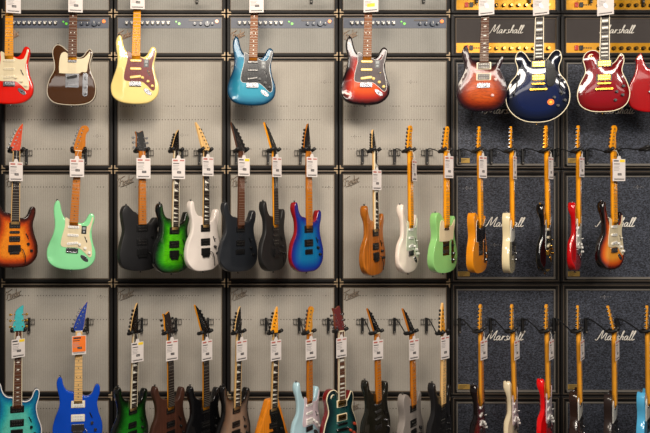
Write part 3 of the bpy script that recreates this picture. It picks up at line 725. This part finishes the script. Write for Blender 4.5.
    if extra: extra(t, g0, yp)
    GUITARS.append((t, short, nut, yaw, loc, tag, plate))
    return t

# flat finishes
def plain(name, c, rough=.22, coat=1.0, side=None, **k):
    return body_mat(name, [(-2, side or c), (-.3, side or c), (.1, c), (8, c)], rough, coat, **k)
cream_pg = mat('cream_pickguard', rgb(222, 207, 172), .35, coat=.5)
white_pg = mat('white_pickguard', rgb(236, 234, 224), .35, coat=.5)
mint_pg = mat('mint_pickguard', rgb(205, 215, 190), .35, coat=.5)
black_pg = mat('black_pickguard', rgb(16, 15, 16), .18, coat=.0, spec=.3)
pink_pg = mat('pearl_pickguard', rgb(222, 205, 212), .3, coat=.5, var=.2)
tort = mat('tortoise_pickguard', rgb(104, 16, 12), .3, coat=.2, spec=.3, var=.55, vscale=90)
tortd = mat('dark_tortoise_pickguard', rgb(48, 22, 22), .3, coat=.2, spec=.3, var=.5, vscale=90)

# --- top row
guitar('strat', (9.6, -14), (9.2, 104), -15, plain('bright_red_finish', rgb(214, 22, 6)), 'bright red double-cutaway electric guitar with cream pickguard, top left corner', 'bright red guitar', MAPLEO, MAPLEO, pgm=cream_pg, pum=BONE, knobm=BONE, tag=(13.5, 0, 13, 13, 'w'), plate=13)
guitar('tele', (74, -14), (71.6, 105.3), -11, plain('brown_finish', rgb(64, 34, 6)), 'dark brown single-cutaway electric guitar with cream pickguard and white binding', 'brown guitar with cream pickguard', ROSE, MAPLEO, head='tele', pickups='tele', pgm=cream_pg, binding=mat('white_binding', rgb(190, 180, 160), .4), tag=(75.5, -9, 12.2, 13, 'w'), plate=75,
       )
guitar('strat', (138, -14), (134.8, 104), -5, plain('cream_finish', rgb(234, 210, 134)), 'cream yellow electric guitar with tortoiseshell red pickguard, top row', 'cream guitar with red pickguard', MAPLEO, MAPLEO, pgm=tort, pum=YEL, knobm=YEL, sticker=True, tag=(137.5, -12, 9, 13, 'w'), plate=138)
guitar('strat', (255, -14), (251.8, 105.5), 3, body_mat('lake_blue_finish', [(-2, rgb(18, 92, 128)), (0, rgb(6, 52, 82)), (3, rgb(14, 98, 128)), (7, rgb(34, 128, 152))], .35, .35, metal=.1), 'metallic lake blue electric guitar with black pickguard, top row', 'lake blue guitar', ROSEM, ROAST, pgm=black_pg, pum=BLK, knobm=BLK, sticker=True, tag=(256.5, -9, 12.5, 14, 'w'), plate=256)
guitar('strat', (369, -14), (365.4, 105), 8, body_mat('red_sunburst_finish', [(-2, rgb(16, 10, 12)), (.8, rgb(20, 10, 14)), (2.8, rgb(96, 10, 6)), (5.0, rgb(166, 26, 6)), (9, rgb(206, 76, 14))], .2, .55), 'red-orange sunburst electric guitar with dark pickguard and yellowed pickups', 'red sunburst guitar with yellowed pickups', ROSEM, ROAST, pgm=tortd, pum=YEL, knobm=YEL, sticker=True, tag=(371, -9, 12, 14, 'b'), plate=371)
guitar('prs', (485.5, -9), (482.5, 111), 8, body_mat('flame_amber_finish', [(-2, rgb(44, 22, 30)), (.6, rgb(32, 14, 22)), (2.6, rgb(72, 18, 8)), (5.2, rgb(134, 42, 5)), (8.5, rgb(176, 72, 10))], .22, .4, grain='quilt', gs=.35), 'glossy amber-brown flame top electric guitar with two framed humbuckers', 'amber flame top guitar', ROSE, MAHOG, head='sym', tilt=10, pickups='hhr', pum=mat('smoked_pickup', rgb(70, 66, 62), .4, .5), knobm=mat('clear_pink_knob', rgb(230, 180, 170), .2), binding=None, inlay='bird', trem='gibson' if False else 'plain', tag=(486.5, -9, 15, 14, 'c'), plate=476)
guitar('semi', (539.5, -4), (537, 122.5), 10, body_mat('navy_gloss_finish', [(-2, rgb(8, 12, 26)), (0, rgb(5, 8, 18)), (3, rgb(4, 12, 34)), (8, rgb(5, 22, 66))], .15, 1), 'large navy blue semi-hollow guitar with gold hardware and cream binding', 'navy semi-hollow guitar', EBONY, MAHOG, head='sym', tilt=14, pickups='hhb', pum=GOLD, hw=GOLD, knobm=BLK, inlay='block', binding=BONE, boardbind=BONE, trem='gibson', tag=(541, -9, 15, 14, 'c'), plate=529)
guitar('lp', (605, -7), (603, 112), 12, body_mat('wine_red_finish', [(-2, rgb(80, 6, 10)), (0, rgb(86, 4, 8)), (4, rgb(124, 5, 12)), (8, rgb(134, 6, 22))], .15, 1), 'deep red single-cutaway guitar with gold hardware and cream binding', 'deep red single-cutaway guitar', EBONY, MAHOG, head='sym', tilt=14, pickups='hhb', pum=GOLD, hw=GOLD, knobm=BLK, inlay='block', binding=BONE, boardbind=BONE, trem='gibson', tag=(605.5, -9, 15, 14, 'c'), plate=590)
guitar('sg', (659, -7), (657.5, 112), 12, plain('cherry_red_finish', rgb(160, 6, 12), .15), 'cherry red guitar with pointed horn cut by the right edge of the photo', 'cherry red guitar', ROSE, MAHOG, head='sym', tilt=14, pickups='hh', trem='gibson', plate=642)

# --- middle row
pt = dict(head='point', tilt=12)
guitar('super', (16, 151), (14, 268), 17, body_mat('amber_burst_finish', [(-2, rgb(22, 12, 10)), (.2, rgb(30, 14, 10)), (2.2, rgb(76, 18, 6)), (4.6, rgb(186, 66, 6)), (8, rgb(226, 130, 26))], .18, 1, grain='burl', gs=.22), 'amber sunburst quilted guitar with black pickups and pointed reddish headstock', 'amber sunburst quilted guitar', EBONY, PALE, headmat=mat('red_headstock', rgb(196, 60, 22), .2, coat=1, var=.4), pickups='hsh', hw=BLK, tuner=DCHROME, trem='floyd', inlay=None, boardbind=PALE, tag=(16, 159, 181, 13, 'w'), plate=27, **pt)
guitar('strat', (78.5, 151), (70.8, 270.5), 0, plain('surf_green_finish', rgb(140, 222, 160)), 'surf green electric guitar with off-white pickguard and black sticker', 'surf green guitar', ROAST, ROAST, pgm=cream_pg, pum=WHT, knobm=WHT, sticker=True, tag=(77, 156, 177, 14, 'w'), plate=86)
guitar('wolf', (141.5, 151), (142, 271), 30, plain('flat_black_finish', rgb(24, 24, 26), .42, .0), 'satin black guitar with roasted orange neck, left of the green guitar', 'satin black guitar with orange neck', ROAST, ROAST, head='sym', tilt=10, headmat=BLK, pickups='hhb', hw=BLK, tuner=DCHROME, trem='floyd', hsc=0.85, tag=(143.5, 155, 178.5, 14, 'w'), plate=148, knobm=BLK)
guitar('super', (176, 151), (173.6, 273.5), 44, body_mat('green_burst_finish', [(-2, rgb(10, 14, 12)), (.3, rgb(10, 16, 12)), (2.4, rgb(14, 70, 16)), (4.8, rgb(34, 126, 10)), (8, rgb(74, 176, 16))], .15, 1, grain='quilt', gs=.35), 'bright green and black burst guitar with quilted top, middle row', 'bright green burst guitar', EBONY, PALE, headmat=BLKG, pickups='hhb', hw=BLK, tuner=BLK, trem='floyd', inlay='shark', boardbind=BONE, hsc=0.78, tag=(178.5, 155.5, 179, 13, 'w'), plate=182.5, **pt)
guitar('super', (205.5, 151), (205.4, 271), 48, plain('snow_white_finish', rgb(226, 216, 208), .25), 'white electric guitar with black humbuckers and natural reversed headstock', 'white guitar with black pickups', EBONY, PALE, head='rev', tilt=12, headmat=PALE, pickups='hhb', hw=BLK, tuner=BLK, trem='floyd', inlay='shark', tag=(208, 154, 176, 11, 'w'), plate=199.5)
guitar('super', (241, 151), (240, 272), 42, plain('gunmetal_finish', rgb(30, 33, 38), .35, .3), 'charcoal guitar with brown fretboard and dark angular headstock, third column', 'charcoal guitar with angular headstock', ROSE, ROSE, head='rev', tilt=12, headmat=BLK, pickups='hh', hw=BLK, tuner=BLK, trem='plain', inlay=None, tag=(244, 155, 176, 11.5, 'y'), plate=236)
guitar('super', (274, 151), (276.1, 271), 61, plain('matte_black_finish', rgb(26, 25, 25), .5, 0.0), 'matte black guitar turned sideways with yellow neck edge and black hardware', 'matte black guitar with yellow neck edge', EBONY, MAPLEO, head='rev', tilt=12, headmat=BLK, pickups='hsh', hw=BLK, tuner=BLK, trem='floyd', inlay=None, tag=(277, 154, 177, 9, 'w'), plate=268)
guitar('super', (308, 151), (309, 272), 52, body_mat('blue_red_finish', [(-2, rgb(140, 18, 26)), (-.3, rgb(150, 20, 26)), (.3, rgb(34, 22, 100)), (2.5, rgb(8, 50, 140)), (8, rgb(12, 110, 160))], .22, .8, grain='lines', gs=.08), 'blue-topped electric guitar with red sides and roasted neck', 'blue guitar with red sides', ROAST, ROAST, headmat=BLK, pickups='hhb', hw=BLK, tuner=BLK, inlay='dot', tag=(312, 154, 177, 10.5, 'w'), plate=300, **pt)
guitar('super', (374.5, 151), (376, 275.5), 66, body_mat('koa_finish', [(-2, rgb(160, 92, 24)), (8, rgb(176, 98, 26))], .3, .7, grain='lines', gs=.5), 'striped natural koa-brown guitar with black humbuckers, fourth column', 'striped natural wood guitar', EBONY, PALE, headmat=BLK, pickups='hhb', hw=BLK, tuner=BLK, trem='floyd', inlay='shark', boardbind=BONE, hsc=0.78, tag=(377, 167, 190, 8.5, 'w'), plate=362, **pt)
guitar('strat', (409.5, 151), (411, 273), 69, plain('blush_white_finish', rgb(236, 222, 208)), 'off-white electric guitar with pale mint pickguard and orange maple neck', 'off-white guitar with mint pickguard', MAPLEO, MAPLEO, pgm=mint_pg, pum=WHT, knobm=WHT, tag=(414.5, 157, 181, 4, 'w'), plate=394)
guitar('tele', (446, 151), (446, 273), 63, plain('seafoam_finish', rgb(140, 200, 120)), 'pastel green single-cutaway guitar with off-white pickguard', 'pastel green guitar', MAPLEO, MAPLEO, head='tele', pickups='tele', pgm=cream_pg, tag=(449, 153, 178, 8, 'w'), plate=426.5)
guitar('tele', (479.2, 151), (481, 273), 74, plain('butterscotch_finish', rgb(222, 138, 22), .2), 'butterscotch orange single-cutaway guitar turned side-on, with black pickguard', 'butterscotch guitar', MAPLEO, MAPLEO, head='tele', pickups='tele', pgm=black_pg, tag=(483, 153, 178, 7, 'w'), plate=459)
guitar('tele', (511.5, 151), (513, 273), 83, plain('vintage_cream_finish', rgb(222, 208, 168)), 'cream single-cutaway guitar seen edge-on between butterscotch and black guitars', 'edge-on cream guitar', MAPLEO, MAPLEO, head='tele', pickups='tele', pgm=white_pg, tag=(515, 153, 179, 3, 'w'), plate=490.5)
guitar('strat', (546.5, 151), (548.5, 272.5), 80, plain('gloss_black_finish', rgb(10, 10, 11), .12), 'glossy black electric guitar seen edge-on with gold hardware', 'glossy black edge-on guitar', MAPLEO, MAPLEO, pgm=black_pg, pum=BONE, hw=GOLD, tag=(551, 154, 179, 4, 'w'), plate=522)
guitar('strat', (578.4, 151), (578.5, 271), 82, plain('candy_red_finish', rgb(180, 8, 14), .12), 'candy red electric guitar seen edge-on in the middle row', 'candy red edge-on guitar', MAPLEO, MAPLEO, pgm=white_pg, pum=WHT, knobm=WHT, tag=(582, 154, 177, 4, 'w'), plate=553)
guitar('strat', (613, 151), (614, 270), 66, body_mat('three_tone_burst', [(-2, rgb(10, 8, 8)), (.6, rgb(16, 9, 8)), (2.2, rgb(120, 28, 8)), (4.4, rgb(220, 92, 18)), (8, rgb(244, 160, 50))], .15, 1), 'black and orange sunburst guitar with white pickguard, rightmost of middle row', 'orange sunburst guitar with white pickguard', MAPLEO, MAPLEO, pgm=cream_pg, pum=WHT, knobm=WHT, tag=(619, 156, 181, 10.5, 'y'), plate=586)

# --- bottom row
guitar('super', (18.5, 331), (16.5, 452), 3, body_mat('teal_burst_finish', [(-2, rgb(8, 46, 90)), (.2, rgb(8, 60, 110)), (2.5, rgb(14, 120, 160)), (5, rgb(40, 166, 170)), (8, rgb(90, 190, 172))], .2, 1, grain='burl', gs=.22), 'teal burst guitar with white binding and turquoise headstock, bottom left', 'teal burst guitar', ROSE, MAHOG, head='slant', tilt=8, headmat=mat('teal_headstock', rgb(56, 176, 180), .25, coat=1, var=.3), pickups='hhb', hw=BLK, tuner=GOLD, inlay='bird', binding=WHT, boardbind=BONE, tag=(18.3, 336, 357.5, 13, 'y'), plate=29.5)
guitar('super', (79, 331), (77.6, 447), 0, plain('royal_blue_finish', rgb(6, 72, 190), .18), 'royal blue guitar with white humbuckers and orange price tag, bottom row', 'royal blue guitar', PALE, PALE, headmat=mat('blue_headstock', rgb(16, 52, 140), .2, coat=1), pickups='hhr', pum=WHT, trem='floyd', inlay='dot', tag=(79, 332.5, 354.5, 14, 'o'), plate=88, **pt)
guitar('super', (135, 333), (131.4, 454), 45, body_mat('dark_green_burst', [(-2, rgb(10, 14, 10)), (.6, rgb(10, 12, 10)), (3, rgb(14, 50, 16)), (8, rgb(30, 120, 30))], .2, 1, grain='quilt', gs=.3), 'dark green and black burst guitar in the bottom row', 'dark green burst guitar', EBONY, PALE, headmat=BLKG, pickups='hh', hw=BLK, tuner=BLK, trem='floyd', inlay='shark', boardbind=BONE, tag=(137.5, 339, 362, 12, 'y'), plate=142, **pt)
guitar('super', (169.5, 333), (171, 453), 45, body_mat('walnut_finish', [(-2, rgb(62, 36, 26)), (8, rgb(74, 42, 30))], .45, .1, grain='lines', gs=.35), 'matte walnut-brown guitar right of the dark green burst guitar', 'walnut-brown guitar', EBONY, MAPLEO, head='sym', tilt=12, headmat=EBONY, pickups='hh', hw=BLK, tuner=BLK, inlay=None, hsc=0.85, tag=(172, 337, 360.5, 12, 'w'), plate=176)
guitar('super', (205, 333), (206, 453), 45, plain('black_finish', rgb(14, 14, 16), .15), 'glossy black guitar in the bottom row of the second column', 'glossy black guitar of the second column', EBONY, MAPLEO, head='rev', tilt=12, headmat=BLKG, pickups='hh', hw=BLK, tuner=BLK, inlay=None, trem='plain', tag=(207, 337, 360.5, 10.5, 'w'), plate=208)
guitar('super', (238.5, 333), (235, 453), 50, body_mat('taupe_burst_finish', [(-2, rgb(12, 11, 11)), (.6, rgb(16, 14, 14)), (2.6, rgb(92, 76, 66)), (8, rgb(150, 124, 104))], .25, .8), 'taupe and black burst guitar with pale fretboard edge, bottom row', 'taupe burst guitar', EBONY, PALE, headmat=BLK, pickups='hh', hw=BLK, tuner=BLK, trem='floyd', inlay='shark', boardbind=PALE, hsc=0.88, tag=(241.8, 337, 360.5, 10.5, 'w'), plate=236, **pt)
def vgraphic(t, g0, yp):
    b = g0(); b.slab([(-3.2, 27), (-1.4, 33), (3.6, 33), (9.2, 20), (14.5, 4), (8, 6), (1, 14), (-1.5, 20)], -.03, .06)
    b.build('black_inset', BLKG, t)
guitar('vee', (275, 333), (272.5, 455), 46, body_mat('orange_wood_finish', [(-2, rgb(226, 134, 28)), (8, rgb(216, 126, 30))], .25, .8, grain='lines', gs=.2), 'orange V-shaped guitar with black inset graphic, bottom row', 'orange V-shaped guitar', EBONY, PALE, headmat=MAPLEO, pickups='hh', hw=BLK, tuner=BLK, trem='plain', inlay='shark', boardbind=PALE, hsc=0.88, tag=(276, 337, 360.5, 10.5, 'w'), plate=266, extra=vgraphic, **pt)
guitar('strat', (309, 333), (309, 448), 57, plain('pale_blue_finish', rgb(178, 212, 222), .3), 'pale ice blue guitar with pearly pickguard in the bottom row', 'ice blue guitar', ROAST, ROAST, headmat=MAPLE, pgm=pink_pg, pum=WHT, knobm=WHT, pickups='hss', tag=(311, 336, 359.5, 10.5, 'w'), plate=299)
guitar('lp', (340, 331), (341, 451), 44, body_mat('emerald_red_finish', [(-2, rgb(120, 10, 20)), (-.3, rgb(120, 10, 20)), (.2, rgb(8, 20, 26)), (3, rgb(12, 44, 48)), (8, rgb(34, 84, 80))], .18, 1, grain='quilt', gs=.2), 'dark teal single-cutaway guitar with red sides and framed gold pickups', 'dark teal guitar with red sides', ROSE, MAHOG, head='sym', tilt=12, headmat=mat('wine_headstock', rgb(90, 24, 24), .25, coat=1), pickups='hhr', pum=GOLD, hw=CHROME, knobm=mat('amber_knob', rgb(190, 70, 40), .3), trem='gibson', inlay='block', binding=BONE, boardbind=BONE, tag=(341.5, 334.5, 357.5, 10, 'w'), plate=328)
guitar('super', (376.5, 333), (379, 447), 60, plain('black_gold_finish', rgb(26, 25, 18), .12), 'glossy black guitar with brown neck in the bottom row of the fourth column', 'glossy black guitar with brown neck', ROAST, ROAST, head='rev', tilt=12, headmat=BLKG, pickups='sss', pum=DCHROME, hw=CHROME, tuner=BLK, hsc=0.88, tag=(378, 337, 359.5, 10, 'w'), plate=362)
guitar('tele', (411.5, 333), (414, 452), 65, plain('silver_grey_finish', rgb(142, 134, 128), .45, .2), 'matte silver-grey guitar with black pickups, right of the glossy black one', 'silver-grey guitar', ROAST, ROAST, head='rev', tilt=12, headmat=BLK, pickups='hhb', hw=BLK, tuner=BLK, hsc=0.88, tag=(414, 336, 359.5, 9, 'w'), plate=394)
guitar('super', (443, 333), (442, 450), 68, plain('smoke_black_finish', rgb(30, 29, 30), .3, .5), 'smoky black guitar with maple neck beside the dark amplifier column', 'smoky black guitar with maple neck', PALE, PALE, headmat=MAPLE, pickups='hh', hw=BLK, tuner=BLK, head='point', tilt=8, trem='floyd', tag=(445, 333, 359, 8, 'w'), plate=426)
guitar('strat', (480.5, 331), (481.5, 450), 79, body_mat('black_cherry_finish', [(-2, rgb(12, 8, 8)), (.3, rgb(20, 8, 10)), (3, rgb(92, 8, 16)), (8, rgb(120, 10, 20))], .15, 1), 'black-edged cherry red guitar seen side-on in the bottom row', 'black-edged cherry guitar', ROAST, MAPLE, pgm=None, pum=WHT, pickups='sss', knobm=WHT, tag=(484, 337, 359.5, 6, 'w'), plate=459)
guitar('strat', (512.5, 331), (515.5, 446), 81, plain('blonde_finish', rgb(218, 202, 170), .25), 'blonde cream guitar seen edge-on in the bottom row', 'blonde edge-on guitar', MAPLE, MAPLE, pgm=pink_pg, pum=WHT, knobm=WHT, tag=(517, 337, 359.5, 4.5, 'w'), plate=490)
guitar('strat', (546.8, 331), (549, 444), 80, plain('signal_red_finish', rgb(222, 12, 16), .15), 'bright signal red guitar seen edge-on with a pearly pickguard, bottom row', 'signal red edge-on guitar', MAPLE, MAPLE, pgm=pink_pg, pum=WHT, knobm=WHT, tag=(551.5, 337, 359.5, 4, 'w'), plate=522)
guitar('tele', (578.5, 331), (581, 449), 83, body_mat('tobacco_finish', [(-2, rgb(40, 26, 20)), (.5, rgb(44, 24, 16)), (8, rgb(120, 64, 30))], .25, 1), 'dark tobacco brown guitar seen edge-on, first of the rightmost column', 'tobacco brown edge-on guitar', MAPLE, MAPLE, head='tele', pickups='tele', pgm=white_pg, hw=CHROME, tag=(582.5, 337, 360, 3, 'w'), plate=553)
guitar('tele', (614, 331), (615, 452), 83, plain('espresso_finish', rgb(44, 34, 32), .35, .5), 'espresso black guitar seen edge-on with its headstock leaning back', 'espresso edge-on guitar', MAPLE, MAPLE, head='tele', tilt=13, pickups='tele', pgm=white_pg, tag=(617.5, 337, 360, 3, 'w'), plate=585)
guitar('tele', (647.5, 331), (648.5, 450), 82, plain('sky_blue_finish', rgb(84, 176, 222), .3), 'sky blue guitar seen edge-on at the right edge of the photo', 'sky blue edge-on guitar', MAPLE, MAPLE, pickups='tele', head='tele', pgm=white_pg, plate=616)

# ------------------------------------------------------------------ hangers and tags
def hanger(nutloc, yaw, ppx, ppy, label):
    w0 = at(ppx, ppy, .0); Yw = -.003
    t = thing('guitar_hanger', label, 'guitar hanger', (w0.x, Yw, w0.z), 'black guitar hangers on the wall')
    b = MB()
    for z in (.018, -.018): b.tube([(-.038, -.006, z), (.038, -.006, z)], .0022, 6)
    for x in (-.038, -.02, .02, .038): b.tube([(x, -.006, .021), (x, -.006, -.021)], .0018, 6)
    b.box(-.0085, .0085, -.016, -.001, -.078, .028, 0, .003)
    b.build('bracket', HOOK, t)
    b = MB(); b.cyl((0, -.016, -.07), (0, -1, 0), .005, .003, 10); b.build('screw', SILVER, t)
    e = nutloc-t.location
    back = Vector((-math.sin(yaw), math.cos(yaw), 0))
    j = e+back*.045+Vector((0, 0, -.004))
    b = MB(); b.tube(spline([(0, -.012, .018), (0, -.05, .026), tuple((Vector((0, -.05, .026))+j)*.5+Vector((0, 0, .004))), tuple(j)], 4, closed=False), .0042, 8)
    b.build('arm', HOOK, t)
    b = MB(); side = Vector((math.cos(yaw), math.sin(yaw), 0)); fr = -back
    pts = []
    for (s, f_, u) in ((-.042, .024, .018), (-.042, .0, .004), (-.040, -.02, -.002), (-.02, -.036, -.004), (0, -.043, -.004), (.02, -.036, -.004), (.040, -.02, -.002), (.042, .0, .004), (.042, .024, .018)):
        pts.append(tuple(e+side*s+fr*f_+Vector((0, 0, u))))
    q = spline(pts, 2, closed=False); n = len(q)
    b.tube(q, [.0115 if (i < n*.36 or i > n*.64) else .0075 for i in range(n)], 8)
    b.build('yoke', HOOK, t)
def price_tag(t_nut, yaw, tg, label):
    cx, y0, y1, w_, kind = tg
    fr = Vector((math.sin(yaw), -math.cos(yaw), 0))
    Yt = (t_nut+fr*.048).y
    top = at(cx, y0, Yt); S = F/(D+Yt); H = (y1-y0)/S; full = .092
    if H < .10: full_h = .145
    else: full_h = H
    view = math.atan((cx-PX)/F)
    a = math.acos(max(.05, min(1, (w_/S)/full)))
    ya = a-view if yaw > 0.05 else -view
    bz = top.z-H
    o = thing('price_tag', label, 'price tag', (top.x, Yt, bz), 'price tags hanging on the guitars', (0, 0, ya))
    W2 = full/2; H = full_h
    b = MB(); cut = .020
    b.slab([(-W2, 0), (-W2, H-cut), (-.016, H-cut), (-.009, H), (.009, H), (.016, H-cut), (W2, H-cut), (W2, 0)], -.0006, .0006)
    if kind == 'o': b.box(-W2+.003, W2-.003, -.0012, -.0005, .018, H-cut-.003, 1)
    b.build('card', [PAPER, ORGP], o)
    b = MB()
    ht = H-cut
    yy = (-.0014, -.0006) if kind != 'o' else (-.0018, -.0011)
    dk, gr, rd, yl = 0, 1, 2, 3
    if kind == 'y': b.box(W2-.040, W2-.004, *yy, ht-.020, ht-.004, yl); b.box(-W2+.006, -.004, *yy, ht-.016, ht-.008, dk)
    elif kind == 'b': b.box(-W2+.022, W2-.022, *yy, .034, .056, yl)
    elif kind == 'o': b.box(-W2+.010, .012, *yy, ht-.020, ht-.010, dk)
    elif kind == 'w': b.box(-W2+.008, -.006, *yy, ht-.018, ht-.008, rd); b.box(.010, W2-.006, *yy, ht-.016, ht-.009, rd)
    b.box(-W2+.008, .004, *yy, ht-.034, ht-.029, dk); b.box(-W2+.006, W2-.006, yy[0]+.0003, yy[1], .016, .0175, gr)
    for k in range(4): b.box(-W2+.008, -W2+.05-.006*(k % 2), *yy, ht-.047-.009*k, ht-.044-.009*k, gr)
    if kind not in 'cb': b.box(-.010, .018, *yy, .036, .050, dk); b.box(-.007, .015, yy[0]-.0003, yy[0]+.0002, .042, .0435, 4)
    b.box(-W2+.010, W2-.010, *yy, .009, .014, dk if kind != 'o' else gr)
    b.build('print', [DARKP, GREYP, REDP, YELP, PAPER], o)
    if kind == 'c':
        b = MB(); b.slab(rot2(oval(.022, .040, 0, .06), 25, 0, .06), -.003, -.0005, .001); b.build('glare_spot', mat('glare_white', rgb(235, 235, 238), .1, coat=1), o)  # pale oval paints the glare on the tag's glossy sleeve
    # cord looped back to the neck just under the nut
    M = Matrix.Rotation(-ya, 3, 'Z')
    tgt = M @ (t_nut+fr*.020+Vector((0, 0, .0))-o.location)
    st = Vector((0, -.001, H-.006))
    b = MB(); b.tube([st, (st+tgt)/2+Vector((0, -.003, .0)), tgt], .0009, 5); b.build('cord', WHT, o)
for t, short, nut, yaw, loc, tg, plate in GUITARS:
    row = nut[1]
    ppy = (-7.5 if row < 100 else 153.0 if row < 250 else 321.5)
    hanger(Vector(loc), yaw, plate, ppy, 'black wall hanger holding the %s' % short)
    if tg:
        ww = {'w': 'white price tag', 'b': 'white price tag with yellow block', 'y': 'white price tag with yellow corner', 'o': 'orange price tag', 'c': 'glossy sleeved price tag'}[tg[4]]
        price_tag(Vector(loc), yaw, tg, '%s on the %s' % (ww, short))
for ppx, ppy, row, lab in ((197, -7.5, -14, 'empty wall hanger cut by top edge, right of the cream guitar'), (311, -7.5, -14, 'empty wall hanger cut by top edge, right of the lake blue guitar'),
                           (423, -7.5, -14, 'empty wall hanger cut by top edge, right of the red sunburst guitar'), (616, 153, 149, 'empty hanger right of the orange sunburst guitar with white pickguard'),
                           ):
    e = at(PX+(ppx-PX)*1.075, row, -.30)
    hanger(e, math.radians(35 if row > 0 else 5), ppx, ppy, lab)
